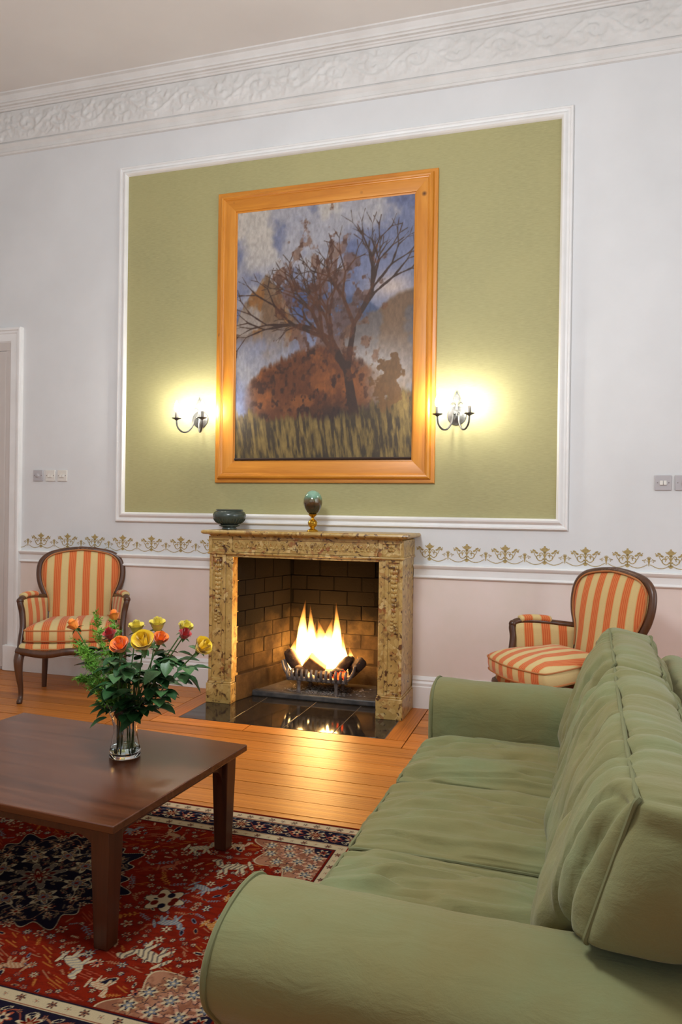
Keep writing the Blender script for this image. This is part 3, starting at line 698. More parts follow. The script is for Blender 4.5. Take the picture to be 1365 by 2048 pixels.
# flames
fl = thing('fire', 'bright yellow and white flames rising from the fire basket', 'fire', (-1.73, 0.09, 0.17))
fprof = [(0.30, 0.0), (0.62, 0.06), (0.92, 0.16), (1.0, 0.28), (0.90, 0.42), (0.66, 0.58), (0.40, 0.74), (0.18, 0.88), (0.03, 1.0)]
fm = MB().lathe(fprof, 16)
fv = np.array(fm.v); fv[:, 0] += 0.35 * np.sin(fv[:, 2] * 4.0) * fv[:, 2]; fv[:, 1] += 0.25 * np.sin(fv[:, 2] * 5 + 1) * fv[:, 2]; fm.v = [tuple(p) for p in fv]
fme = fm.mesh('flame', 'flame', angle=80)
fm2 = MB(); fm2.v = [(-x, y, z) for (x, y, z) in fm.v]; fm2.f = [f[::-1] for f in fm.f]; fme2 = fm2.mesh('flame', 'flame', angle=80)
for k, (x, y, z, rx, ry, h) in enumerate(((-0.15, 0, 0.02, 0.052, 0.045, 0.52), (-0.115, 0.02, 0.04, 0.045, 0.04, 0.44), (-0.065, 0, 0.03, 0.068, 0.05, 0.37), (0.0, 0.01, 0.03, 0.075, 0.05, 0.35),
        (0.055, 0, 0.03, 0.065, 0.045, 0.38), (0.095, 0.01, 0.03, 0.045, 0.04, 0.53), (-0.02, -0.02, 0.02, 0.10, 0.04, 0.32), (-0.10, -0.02, 0.02, 0.07, 0.04, 0.28),
        (-0.215, -0.03, -0.01, 0.055, 0.04, 0.28), (-0.25, -0.02, -0.01, 0.045, 0.035, 0.19), (0.165, 0.02, 0.02, 0.044, 0.038, 0.30), (0.215, 0.03, 0.02, 0.035, 0.03, 0.18), (0.12, -0.03, 0.02, 0.04, 0.03, 0.14), (0.275, 0.02, 0.03, 0.02, 0.02, 0.12))):
    o = put('flame', fme if k % 2 else fme2, fl); o.location = (x, y, z); o.scale = (rx, ry, h * (1 + 0.06 * math.sin(k * 2.3))); o.rotation_euler = (0, 0.05 * math.sin(k * 1.7), 0.15 * math.sin(k * 3.1))
l = bpy.data.lights.new('firelight', 'POINT'); l.energy = 22; l.color = (1.0, 0.60, 0.22); l.shadow_soft_size = 0.14
o = bpy.data.objects.new('firelight', l); C.objects.link(o); o.location = (0.0, -0.06, 0.26); o.parent = fl

# ------------------------------------------------------------------ things on the mantel
bo = thing('bowl', 'dark green glazed bowl on the left end of the mantel shelf', 'bowl', (-2.362, -0.22, 1.241))
MB().lathe([(0.05, 0.0), (0.055, 0.004), (0.05, 0.018), (0.075, 0.026), (0.078, 0.034), (0.06, 0.036), (0.095, 0.055), (0.118, 0.085), (0.122, 0.108), (0.112, 0.128), (0.098, 0.136), (0.10, 0.146), (0.094, 0.149), (0.088, 0.142), (0.09, 0.13), (0.105, 0.11), (0.10, 0.08), (0.07, 0.05), (0.02, 0.042)], 40).obj('body', 'bowl', bo)
fl_ = MB()
for k in range(28):
    a = 2 * PI * k / 28
    fl_.sweep([(r * math.cos(a), r * math.sin(a), z) for r, z in ((0.078, 0.046), (0.096, 0.056), (0.110, 0.072), (0.117, 0.084))], [0.004, 0.005, 0.005, 0.002], 6)
fl_.obj('fluting', 'bowl', bo)
eg = thing('ornamental_egg', 'glossy painted egg on a brass stand near the centre of the mantel', 'ornament', (-1.702, -0.25, 1.241))
MB().lathe([(0.040, 0.0), (0.042, 0.004), (0.038, 0.010), (0.026, 0.016), (0.016, 0.022), (0.014, 0.026), (0.022, 0.034), (0.031, 0.046), (0.033, 0.058), (0.033, 0.061), (0.035, 0.0615), (0.035, 0.0645), (0.032, 0.068), (0.024, 0.080), (0.012, 0.088), (0.009, 0.096), (0.012, 0.102), (0.026, 0.114), (0.033, 0.122), (0.030, 0.124)], 32).obj('stand', 'brass', eg)
em = MB().lathe([(0.002, 0.0), (0.02, 0.004), (0.042, 0.022), (0.058, 0.050), (0.067, 0.085), (0.066, 0.112), (0.056, 0.142), (0.038, 0.164), (0.018, 0.174), (0.002, 0.176)], 40).obj('egg', 'egg', eg)
em.location = (0, 0, 0.116)

# ------------------------------------------------------------------ framed painting (a plain moorland landscape)
FXa, FXb, FZa, FZb = -2.583, -0.878, 1.594, 3.815
pic = thing('picture', 'large pine framed oil landscape above the fireplace', 'painting', ((FXa + FXb) / 2, -0.006, FZa))
ox, oz = (FXa + FXb) / 2, FZa
prof = [(0, 0), (0, -0.018), (0.004, -0.022), (0.026, -0.022), (0.028, -0.032), (0.034, -0.046), (0.046, -0.052), (0.056, -0.050), (0.060, -0.044), (0.066, -0.042), (0.070, -0.038), (0.150, -0.034), (0.154, -0.032), (0.156, -0.022), (0.166, -0.020), (0.166, 0)]
mitred_frame(prof, FXa - ox, FXb - ox, 0, FZb - oz, 'frame_rail', ['pine_x', 'pine_z'], pic)
MB().box(FXa - ox + 0.16, FXb - ox - 0.16, -0.018, -0.004, 0.16, FZb - oz - 0.16).obj('canvas_stretcher', 'canvas_edge', pic, smooth=False)
MB().sweep([(FXa - ox + 0.168, -0.026, 0.178), (FXb - ox - 0.168, -0.026, 0.178)], 0.009, 8).obj('canvas_roll', 'canvas_edge', pic)
def color_grid(name, x0, x1, b0, b1, nx, nb, col, mat, parent, plane, h):
    gx, gb = np.meshgrid(np.linspace(x0, x1, nx + 1), np.linspace(b0, b1, nb + 1))
    hz = np.full_like(gx, h)
    v = np.stack([gx, hz, gb] if plane == 'xz' else [gx, gb, hz], -1).reshape(-1, 3)
    i = (np.arange(nb)[:, None] * (nx + 1) + np.arange(nx)[None, :]).reshape(-1)
    f = np.stack([i, i + 1, i + nx + 2, i + nx + 1], -1)
    me = bpy.data.meshes.new(name); me.vertices.add(len(v)); me.vertices.foreach_set('co', v.ravel())
    me.loops.add(f.size); me.loops.foreach_set('vertex_index', f.ravel()); me.polygons.add(len(f))
    me.polygons.foreach_set('loop_start', np.arange(len(f)) * 4); me.update(); me.validate()
    ca = me.color_attributes.new('dye', 'BYTE_COLOR', 'POINT')
    rgba = np.ones((len(v), 4)); rgba[:, :3] = np.clip(col.reshape(-1, 3), 0, 255) / 255
    ca.data.foreach_set('color_srgb', rgba.ravel())
    me.materials.append(MAT[mat]); return put(name, me, parent)
def paint_landscape(nx, nz):
    u, v = np.meshgrid(np.linspace(0, 1, nx + 1), np.linspace(0, 1, nz + 1)); asp = 1.37
    col = np.zeros(u.shape + (3,))
    def lay(m, c): 
        m = np.clip(m, 0, 1)[..., None]; col[:] = col * (1 - m) + np.asarray(c, float) * m
    ss = lambda a, b, x: np.clip((x - a) / (b - a), 0, 1) ** 2 * (3 - 2 * np.clip((x - a) / (b - a), 0, 1))
    n1 = fbm(u * 4, v * 5, seed=1, oct=6); n2 = fbm(u * 9 + 3, v * 11, seed=9, oct=5); n3 = fbm(u * 40, v * 40, seed=21, oct=3)
    lay(np.ones_like(u), (112, 118, 146)); lay(ss(0.45, 0.7, n1), (160, 158, 164)); lay(ss(0.5, 0.75, n2) * 0.6, (84, 92, 128))
    lay(ss(0.55, 0.7, fbm(u * 3 + 7, v * 4, seed=4, oct=5)) * ss(0.6, 0.9, v), (186, 178, 168))
    lay(np.exp(-((v - 0.62) / 0.10) ** 2) * np.exp(-((u - 0.42) / 0.22) ** 2), (66, 76, 116))
    lay(np.exp(-((v - 0.66) / 0.05) ** 2) * np.exp(-((u - 0.88) / 0.12) ** 2), (184, 168, 160))
    # far blue ridge, brown crags left, brown slope right
    ridge = 0.60 + 0.05 * np.sin(u * 9 + 2) + 0.06 * (fbm(u * 8, u * 0, seed=2) - 0.5)
    lay(ss(0.0, 0.02, ridge - v) * ss(0.5, 0.62, u), (74, 84, 112))
    crag = 0.74 - 1.6 * np.abs(u - 0.17) ** 1.25 + 0.10 * (fbm(u * 14, u * 0, seed=3) - 0.5)
    cm = ss(0.0, 0.02, crag - v) * ss(0.46, 0.36, u) * ss(0.40, 0.58, v + 0.2 * (n2 - 0.5))
    lay(cm, (116, 90, 66)); lay(cm * ss(0.5, 0.62, fbm(u * 16, v * 6, seed=6, oct=5)), (134, 92, 50)); lay(cm * ss(0.55, 0.7, n2), (150, 138, 128))
    sl = 0.50 + 0.42 * (u - 0.6) + 0.05 * (fbm(u * 10, u * 0, seed=8) - 0.5); sm = ss(0, 0.025, sl - v) * ss(0.58, 0.66, u)
    lay(sm, (112, 86, 62)); lay(sm * ss(0.45, 0.65, n2), (98, 88, 84)); 
    mist = np.exp(-((v - 0.36) / 0.10) ** 2) * (0.45 + 0.55 * n1)
    lay(mist * ss(0.0, 0.4, u + 0.25), (154, 150, 152)); lay(np.exp(-((v - 0.30) / 0.12) ** 2) * np.exp(-((u - 0.78) / 0.16) ** 2) * (0.5 + 0.5 * n2), (176, 164, 152))
    # heather knoll with russet bracken
    gr = fbm(u * 70 + v * 12, v * 14, seed=12, oct=4)
    kn = 0.34 + 0.11 * np.sin((u - 0.05) * 3.4) - 0.35 * (u - 0.42) ** 2 + 0.04 * (fbm(u * 16, u * 0, seed=14) - 0.5)
    km = ss(-0.012, 0.02, kn - v + 0.03 * (gr - 0.5)) * ss(0.03, 0.16, u) * ss(0.90, 0.62, u)
    lay(km, (92, 52, 28)); lay(km * ss(0.42, 0.66, fbm(u * 10 + 1, v * 13, seed=15, oct=5)), (132, 78, 38)); lay(km * ss(0.5, 0.75, n3), (60, 36, 26))
    # grass in front
    gt = 0.17 + 0.10 * ss(0.55, 1.0, u) + 0.04 * (fbm(u * 10, u * 0, seed=16) - 0.5) + 0.03 * ss(0.2, 0.0, u)
    gm = ss(-0.01, 0.03, gt - v + 0.07 * (gr - 0.5)); lay(gm, (92, 76, 42)); lay(gm * ss(0.45, 0.7, gr), (128, 106, 58)); lay(gm * ss(0.5, 0.35, gr) * 0.8, (54, 44, 34))
    dk = np.exp(-((v - 0.17) / 0.05) ** 2) * np.exp(-((u - 0.6) / 0.25) ** 2); lay(dk * 0.75 * (0.4 + n2), (38, 30, 30)); lay(np.exp(-((u - 0.28) / 0.09) ** 2) * ss(0.15, 0.05, v) * 0.7, (56, 50, 44))
    bu = ss(0.5, 0.62, fbm(u * 22, v * 30, seed=18, oct=4) + 0.25 - 4 * ((u - 0.88) ** 2 + (0.7 * (v - 0.28)) ** 2) * 9); lay(bu * 0.9, (104, 74, 42))
    # a leaning bare birch and its branches
    def seg(p, q, w0, w1, c):
        p = np.array(p); q = np.array(q); d = q - p; A = (u - p[0]), (v - p[1]) * asp; D = (d[0], d[1] * asp); LL = D[0] ** 2 + D[1] ** 2
        t = np.clip((A[0] * D[0] + A[1] * D[1]) / LL, 0, 1); ds = np.hypot(A[0] - t * D[0], A[1] - t * D[1]); wd = w0 + (w1 - w0) * t + 0.006 * (n3 - 0.5)
        lay(ss(0.003, -0.003, ds - wd), c)
    rt = random.Random(5)
    def tree(p, ang, ln, wd, dep):
        q = (p[0] + ln * math.sin(ang), p[1] + ln * math.cos(ang) / asp)
        seg(p, q, wd, wd * 0.72, (58, 38, 28) if dep > 1 else (70, 50, 38))
        if dep == 0: return
        for s in (-1, 1, 1 if dep % 2 else -1)[: 3 if dep > 3 else 2]:
            tree(q, ang + s * rt.uniform(0.2, 0.62), ln * rt.uniform(0.62, 0.84), wd * 0.62, dep - 1)
    tree((0.70, 0.13), -0.18, 0.30, 0.030, 6)
    crown = ss(0.52, 0.66, fbm(u * 20 + 2, v * 22, seed=31, oct=5) + 0.22 - 3.2 * ((u - 0.52) ** 2 + (0.9 * (v - 0.60)) ** 2)) * 0.75
    lay(crown * 0.7, (108, 62, 32)); lay(crown * ss(0.5, 0.66, n3) * 0.8, (70, 42, 30))
    g2 = gm * ss(0.22, 0.15, v + 0.10 * (gr - 0.5)); lay(g2 * 0.9, (96, 80, 44)); lay(g2 * ss(0.45, 0.7, gr), (130, 108, 60)); lay(g2 * ss(0.5, 0.35, gr) * 0.8, (56, 46, 34))
    col *= (0.88 + 0.24 * fbm(u * 90, v * 60, seed=40, oct=3))[..., None]
    return col * 0.98
pw0, pw1 = FXa - ox + 0.166, FXb - ox - 0.166
color_grid('painted_canvas', pw0, pw1, 0.166, FZb - oz - 0.166, 330, 460, paint_landscape(330, 460), 'paint', pic, 'xz', -0.0185)['label'] = 'oil painting of misty brown mountains and moorland grass'

# ------------------------------------------------------------------ wall sconces
def make_sconce(label, x, z):
    t = thing('wall_sconce', label, 'wall lamp', (x, -0.006, z), group='twin candle wall lamps')
    pl = MB(); n = 32
    prof = [(0.066, 0.0), (0.068, 0.004), (0.066, 0.010), (0.058, 0.013), (0.052, 0.014), (0.040, 0.022), (0.020, 0.030), (0.004, 0.032)]
    pl.lathe(prof, n); pl.v = [(a, -c, b) for (a, b, c) in pl.v]
    pl.obj('back_plate', 'steel', t)
    f = MB(); half = [(0.0, 0.175), (0.007, 0.155), (0.018, 0.135), (0.026, 0.118), (0.020, 0.102), (0.008, 0.092), (0.006, 0.075), (0.010, 0.065), (0.009, 0.03)]
    f.prism(half + [(-a, b) for a, b in half[::-1][:-1]], 'y', -0.022, -0.016)
    for sx in (-1, 1): f.sweep([(sx * a, -0.02, b) for a, b in smoothpath([(0.006, 0.07), (0.024, 0.088), (0.038, 0.086), (0.042, 0.074)], 4)], [0.004] * 12 + [0.002], 6)
    f.obj('finial', 'steel', t, bevel=0.002)
    for sx in (-1, 1):
        path = smoothpath([(sx * 0.016, -0.03, 0.012), (sx * 0.022, -0.055, 0.0), (sx * 0.026, -0.075, -0.055), (sx * 0.050, -0.11, -0.103), (sx * 0.078, -0.145, -0.108), (sx * 0.102, -0.172, -0.075), (sx * 0.108, -0.18, -0.024)], 6)
        arm = MB().sweep(path, 0.0066, 8); arm.ball((sx * 0.015, -0.034, 0.012), 0.010, 10, 8); arm.obj('arm', 'steel', t)
        cx, cy = sx * 0.108, -0.18
        MB().lathe([(0.006, -0.026), (0.012, -0.020), (0.034, -0.010), (0.036, -0.007), (0.030, -0.008), (0.013, -0.014), (0.013, -0.010)], 24, (cx, cy, 0)).obj('drip_pan', 'steel', t)
        MB().lathe([(0.0125, -0.014), (0.0125, 0.040), (0.010, 0.044)], 16, (cx, cy, 0)).obj('candle_sleeve', 'sleeve', t)
        b = MB().lathe([(0.008, 0.042), (0.012, 0.050), (0.0165, 0.066), (0.0165, 0.080), (0.012, 0.098), (0.006, 0.114), (0.001, 0.124)], 12, (cx, cy, 0)).obj('bulb', 'bulb', t)
    return t
make_sconce('twin candle pewter wall lamp left of the painting', -2.722, 2.085)
make_sconce('twin candle pewter wall lamp right of the painting', -0.727, 2.068)

# ------------------------------------------------------------------ switches
def plate(label, x, z, kind, mat='plastic', s=0.094):
    t = thing('light_switch', label, 'switch', (x, 0, z), group='white wall switches')
    MB().box(-s / 2, s / 2, -0.010, 0, -s / 2, s / 2).obj('plate', mat, t, bevel=0.004, seg=3)
    if kind == 'dimmer':
        k = MB().lathe([(0.02, 0.009), (0.02, 0.012), (0.013, 0.014), (0.012, 0.024), (0.010, 0.026)], 20); k.v = [(a, -c, b) for a, b, c in k.v]; k.obj('knob', mat, t)
    else:
        for dx in ((-0.011, 0.011) if kind == 'double' else (0,)):
            MB().prism([(-0.010, -0.013), (-0.013, -0.016), (-0.019, -0.014), (-0.013, 0.014), (-0.010, 0.014)], 'x', dx - 0.0095, dx + 0.0095).obj('rocker', 'plastic', t, bevel=0.001)
    for sx in (-1, 1): 
        k = MB().lathe([(0.0035, 0.009), (0.0035, 0.0108)], 10, (sx * 0.034, 0, 0)); k.v = [(a, -c, b) for a, b, c in k.v]; k.obj('screw', 'iron', t)
    return t
plate('grey wall plate with round dimmer knob near the door', -4.228, 1.650, 'dimmer', 'plastic2')
plate('white double switch in the middle of three near the door', -4.105, 1.649, 'double')
plate('white double switch nearest the wall panel on the left', -3.988, 1.648, 'double')
plate('double wall switch right of the wall panel, at the right edge', 0.613, 1.602, 'double', 'plastic2', 0.1)
plate('wall switch cut off by the right edge of the photo', 0.734, 1.602, 'single', 'plastic2', 0.1)

# ------------------------------------------------------------------ rug
def weave_rug(nx, ny, a, b):
    """top-left quarter drawn, then mirrored both ways; a,b half sizes"""
    hx, hy = nx // 2, ny // 2
    X, Y = np.meshgrid(np.linspace(0, a, hx + 1), np.linspace(0, b, hy + 1))      # centre -> corner
    col = np.zeros(X.shape + (3,))
    RED, RED2, NAVY, CREAM, TAN, ROSE, BLUE, OCH = (116, 30, 16), (92, 24, 15), (28, 24, 36), (176, 158, 124), (146, 102, 72), (152, 72, 50), (104, 106, 112), (160, 100, 44)
    def lay(m, c):
        m = np.clip(m, 0, 1)[..., None]; col[:] = col * (1 - m) + np.asarray(c, float) * m
    def st(d, w=0.0022): return np.clip(0.5 - d / w, 0, 1)                        # d<0 inside
    lay(np.ones_like(X), RED); lay(np.clip((fbm(X * 30, Y * 90, seed=50, oct=3) - 0.45) * 3, 0, 0.6), RED2)
    rg = random.Random(21)
    def stamp(cx, cy, R, fn):
        x0, x1 = np.searchsorted(X[0], [cx - R, cx + R]); y0, y1 = np.searchsorted(Y[:, 0], [cy - R, cy + R])
        if x1 <= x0 or y1 <= y0: return
        sl = (slice(y0, y1), slice(x0, x1)); x = X[sl] - cx; y = Y[sl] - cy; sub = col[sl]
        for m, c in fn(x, y, np.hypot(x, y), np.arctan2(y, x)):
            m = np.clip(m, 0, 1)[..., None]; sub[:] = sub * (1 - m) + np.asarray(c, float) * m
    def flower(R, n, c1, c2, c3, rot=0):
        def fn(x, y, r, t):
            e = R * (0.72 + 0.28 * np.cos(n * (t - rot)))
            yield st(r - e), NAVY if c1 != NAVY else CREAM
            yield st(r - e + 0.0030), c1
            yield st(r - e * 0.62), c2
            yield st(r - R * 0.22), c3
        return fn
    def sprig(R, rot, c):
        def fn(x, y, r, t):
            ca, sa = math.cos(rot), math.sin(rot); p = x * ca + y * sa; q = -x * sa + y * ca
            yield st(np.abs(q - 0.1 * R * np.sin(p / R * 3)) - 0.0016) * (np.abs(p) < R), c
            for k in (-0.6, -0.2, 0.2, 0.6):
                for s in (-1, 1):
                    pp = (p - k * R) * 0.8 - s * q * 0.6; qq = (p - k * R) * 0.6 * s + q * 0.8 - 0.18 * R * s
                    yield st((np.hypot(pp / 0.5, (qq - 0.02 * R * s) / 1.0) - 0.17 * R)), c
        return fn
    def beast(R, rot, c1, c2, flip):
        def fn(x, y, r, t):
            ca, sa = math.cos(rot), math.sin(rot); p = (x * ca + y * sa) * flip; q = -x * sa + y * ca
            body = np.hypot(p / 0.62, q / 0.26) - R
            neck = np.hypot((p - 0.62 * R - 0.25 * q) / 0.16, (q - 0.28 * R) / 0.34) - R
            head = np.hypot((p - 0.84 * R) / 0.24, (q - 0.56 * R) / 0.13) - R
            tail = np.hypot((p + 0.78 * R - 0.3 * q) / 0.10, (q - 0.1 * R) / 0.42) - R
            d = np.minimum(np.minimum(body, neck), np.minimum(head, tail))
            for lx, sl_ in ((-0.45, -0.25), (-0.28, 0.3), (0.32, -0.2), (0.5, 0.35)):
                d = np.minimum(d, np.hypot((p - lx * R + sl_ * (q + 0.4 * R)) / 0.09, (q + 0.42 * R) / 0.34) - R)
            yield st(d - 0.003), NAVY
            yield st(d), c1
            yield 0.55 * st(d + 0.004) * (np.sin(p / R * 26 + q / R * 9 + 2 * np.sin(q / R * 9)) > 0.3), c2
        return fn
    def leafs(R, rot, c):
        def fn(x, y, r, t):
            ca, sa = math.cos(rot), math.sin(rot); p = x * ca + y * sa; q = -x * sa + y * ca
            yield st(np.hypot(p, q * 2.6) - R), c
            yield st(np.hypot(p, q * 2.6) - R + 0.005), NAVY
        return fn
    def hatch(R, rot, c):
        def fn(x, y, r, t):
            ca, sa = math.cos(rot), math.sin(rot); p = x * ca + y * sa; q = -x * sa + y * ca
            yield st(np.abs(((q / 0.010) % 1) - 0.5) * 0.010 - 0.0018) * (np.abs(p) < R * (0.6 + 0.4 * np.sin(q * 400))) * (np.abs(q) < R * 0.35), c
        return fn
    fa, fb = a - 0.235, b - 0.235                                                 # field half sizes
    # scattered small work first, bigger figures above it
    pts = []
    for k in range(5200):
        x, y = rg.uniform(0, fa), rg.uniform(0, fb); R = rg.choice((0.013, 0.018, 0.024, 0.030))
        if math.hypot(x, y * 1.15) < 0.36: continue
        if all((x - px) ** 2 + (y - py) ** 2 > (R + pr_) ** 2 * 0.9 for px, py, pr_ in pts): pts.append((x, y, R))
    for x, y, R in pts:
        k = rg.random(); rot = rg.uniform(0, 6.3)
        pal = rg.choice(((CREAM, ROSE, NAVY), (TAN, CREAM, RED2), (BLUE, CREAM, NAVY), (ROSE, CREAM, NAVY), (CREAM, TAN, RED)))
        if k < 0.42: stamp(x, y, R * 1.2, flower(R, rg.choice((5, 6, 8)), *pal, rot))
        elif k < 0.62: stamp(x, y, R * 1.5, sprig(R * 1.3, rot, rg.choice((CREAM, TAN, BLUE, OCH))))
        elif k < 0.78: stamp(x, y, R * 1.2, leafs(R, rot, rg.choice((CREAM, TAN, BLUE))))
        else: stamp(x, y, R * 1.7, hatch(R * 1.5, rg.uniform(0.1, 0.6), rg.choice((ROSE, TAN, OCH))))
    for x, y, R, rot, c1, c2, f in ((0.46, 0.40, 0.07, 0.4, CREAM, BLUE, 1), (0.30, 0.47, 0.055, -0.2, TAN, CREAM, -1), (0.66, 0.30, 0.085, 0.3, CREAM, NAVY, -1), (0.62, 0.12, 0.06, -0.3, BLUE, CREAM, 1), (0.78, 0.10, 0.06, 0.5, OCH, CREAM, 1), (0.42, 0.22, 0.05, 0.7, ROSE, TAN, 1), (0.08, 0.45, 0.06, 0.1, BLUE, TAN, 1), (0.60, 0.47, 0.05, 0.2, CREAM, ROSE, 1), (0.86, 0.24, 0.05, 0.9, TAN, NAVY, -1)):
        stamp(x, y, R * 1.5, beast(R, rot, c1, c2, f))
    # pale cartouche on the long axis
    def cart(x, y, r, t):
        e = 0.075 * (0.82 + 0.18 * np.cos(6 * t)); yield st(r - e - 0.004), NAVY; yield st(r - e), CREAM
        for k in range(6):
            an = k * PI / 3 + 0.3; yield st(np.hypot((x - 0.036 * math.cos(an)) * 1.2, (y - 0.036 * math.sin(an))) - 0.016), NAVY if k % 2 else RED2
    stamp(0.535, 0.0, 0.11, cart)
    # central medallion
    r = np.hypot(X, Y); t = np.arctan2(Y, X)
    e = 0.330 + 0.018 * np.cos(8 * t) + 0.020 * np.cos(24 * t) + 0.024 * np.abs(np.cos(4 * t)) ** 12
    lay(st(r - e - 0.010), RED2); lay(st(r - e - 0.005), CREAM); lay(st(r - e), NAVY)
    for k in range(150):
        an, q = rg.uniform(-0.1, PI / 2 + 0.1), 0.32 * math.sqrt(rg.random())
        stamp(q * math.cos(an), q * math.sin(an), 0.03, rg.choice((leafs(0.013, an + rg.uniform(-1, 1), (130, 108, 78)), sprig(0.016, rg.uniform(0, 6), (110, 92, 70)), flower(0.010, 6, TAN, RED, CREAM))))
    for ring, n, R, pal in ((0.245, 16, 0.030, (TAN, CREAM, RED)), (0.168, 8, 0.058, (CREAM, RED, TAN)), (0.168, 8, 0.036, (TAN, BLUE, RED)), (0.300, 16, 0.020, (CREAM, TAN, NAVY)), (0.285, 24, 0.014, (TAN, CREAM, RED)), (0.212, 16, 0.016, (BLUE, CREAM, RED))):
        for k in range(n + 1):
            an = k * 2 * PI / n
            cx, cy = ring * math.cos(an), ring * math.sin(an)
            if cx > -R * 1.3 and cy > -R * 1.3: stamp(cx, cy, R * 1.3, flower(R, 6, *pal, an))
    lay(st(np.abs(r - 0.215 - 0.015 * np.cos(16 * t)) - 0.002), CREAM); lay(st(np.abs(r - 0.285 - 0.02 * np.cos(16 * t + PI)) - 0.002), TAN)
    stamp(0, 0, 0.15, flower(0.108, 8, CREAM, RED, OCH)); stamp(0, 0, 0.15, flower(0.098, 8, (112, 98, 84), RED2, OCH)); stamp(0, 0, 0.06, flower(0.042, 8, CREAM, RED, RED))
    # corner spandrels: rosy clouds of rosettes
    sx, sy = fa - X, fb - Y; sd = np.hypot(sx, sy * 1.15); sa = np.arctan2(sy, sx)
    se = 0.30 + 0.035 * np.cos(10 * sa)
    lay(st(sd - se - 0.006), CREAM); lay(st(sd - se), (126, 80, 58)); lay(st(sd - se) * np.clip((fbm(X * 40, Y * 40, seed=52, oct=3) - 0.5) * 6, 0, 1), (150, 104, 78))
    for R0, n in ((0.255, 5), (0.18, 4), (0.10, 2)):
        for k in range(n):
            an = (k + 0.5) / n * PI / 2; cx, cy = fa - R0 * math.cos(an), fb - R0 * math.sin(an) / 1.15
            stamp(cx, cy, 0.06, flower(0.045, 7, rg.choice((TAN, (170, 122, 96))), CREAM, NAVY, an)); stamp(cx, cy, 0.03, flower(0.024, 5, NAVY, BLUE, CREAM, an))
    lay(st(sd - 0.075), NAVY); stamp(fa - 0.03, fb - 0.03, 0.05, flower(0.03, 6, CREAM, RED, NAVY))
    # borders
    dE = np.minimum(a - X, b - Y); along = np.where(a - X < b - Y, Y, X)
    def band(d0, d1, c): lay((dE >= d0) & (dE < d1), c)
    band(0, 0.235, NAVY); band(0, 0.016, RED2); band(0.016, 0.019, CREAM); band(0.019, 0.060, (190, 168, 134)); band(0.060, 0.064, RED); band(0.064, 0.067, CREAM)
    band(0.176, 0.179, CREAM); band(0.179, 0.184, RED); band(0.184, 0.222, CREAM); band(0.222, 0.227, NAVY); band(0.227, 0.235, RED2)
    def mids(cn, per, fnlist):
        for ax in (0, 1):
            L = a if ax == 0 else b; nn = int(round((L) / per)); pr_ = L / nn
            for k in range(nn + 1):
                s = k * pr_; f = fnlist[k % len(fnlist)]; off = cn
                cx, cy = (s, b - off) if ax == 0 else (a - off, s)
                if (a - cx) < off - 1e-6 or (b - cy) < off - 1e-6: continue
                stamp(cx, cy, 0.06, f)
    vine = st(np.abs(dE - 0.12 - 0.030 * np.sin(along / 0.17 * 2 * PI)) - 0.003); inb = (dE > 0.067) & (dE < 0.176)
    lay(vine * inb, TAN); vine2 = st(np.abs(dE - 0.12 + 0.036 * np.sin(along / 0.17 * 2 * PI + 0.7)) - 0.0022); lay(vine2 * inb, ROSE)
    mids(0.12, 0.085, [flower(0.046, 8, CREAM, RED2, TAN), flower(0.034, 6, ROSE, CREAM, NAVY)])
    mids(0.085, 0.0425, [flower(0.012, 5, TAN, CREAM, RED), leafs(0.017, 0.6, BLUE)]); mids(0.155, 0.0425, [leafs(0.017, -0.6, CREAM), flower(0.012, 5, ROSE, TAN, NAVY)])
    mids(0.0395, 0.052, [flower(0.017, 6, RED, CREAM, NAVY), flower(0.012, 5, BLUE, CREAM, RED)]); mids(0.203, 0.052, [flower(0.016, 6, RED2, TAN, NAVY), flower(0.012, 5, NAVY, CREAM, RED)])
    top = np.concatenate([col[:, :0:-1], col], 1); return np.concatenate([top[:0:-1], top], 0)
RA, RB = 1.215, 0.785
rug = thing('rug', 'red patterned oriental rug with navy medallion under the coffee table', 'rug', (-1.866, -2.865, 0.001), math.radians(-0.5))
MB().box(-RA, RA, -RB, RB, 0.0, 0.009).obj('rug_backing', simple('rug_backing_wool', (112, 34, 28), 0.95), rug, smooth=False)
color_grid('rug_pile', -RA, RA, -RB, RB, 800, 520, weave_rug(800, 520, RA, RB), 'rug', rug, 'xy', 0.0105)

# ------------------------------------------------------------------ coffee table
TZ, TW, TD = 0.425, 1.186, 0.853
tb = thing('coffee_table', 'low dark mahogany coffee table with tapered legs on the red rug', 'table', (-1.86, -2.765, 0.0125), math.radians(-4.2))
z0 = TZ - 0.0125
MB().box(-TW / 2, TW / 2, -TD / 2, TD / 2, z0 - 0.026, z0).obj('tabletop', 'table', tb, bevel=0.0035, seg=3)
lx, ly = TW / 2 - 0.072, TD / 2 - 0.062
def taper_leg(x, y):
    h = 0.036; g = 0.026; zt = z0 - 0.0262
    vs = []
    for z, s in ((0, g), (zt - 0.10, h - 0.002), (zt, h)): vs += [(x - s, y - s, z), (x + s, y - s, z), (x + s, y + s, z), (x - s, y + s, z)]
    return MB().add(vs, [(3, 2, 1, 0), (8, 9, 10, 11)] + [(j * 4 + i, j * 4 + (i + 1) % 4, j * 4 + 4 + (i + 1) % 4, j * 4 + 4 + i) for j in range(2) for i in range(4)])
for x, y in ((lx, -ly), (lx, ly), (-lx, ly), (-lx, -ly)): taper_leg(x, y).obj('leg', 'tableleg', tb, bevel=0.003)
def apron(L):
    zt = z0 - 0.0265; p = [(-L, zt), (-L, zt - 0.12)]
    for k in range(9):
        an = PI / 2 * k / 8; p.append((-L + 0.07 * (1 - math.cos(an)), zt - 0.12 + 0.075 * math.sin(an)))
    return p + [(-x, z) for x, z in p[::-1]]
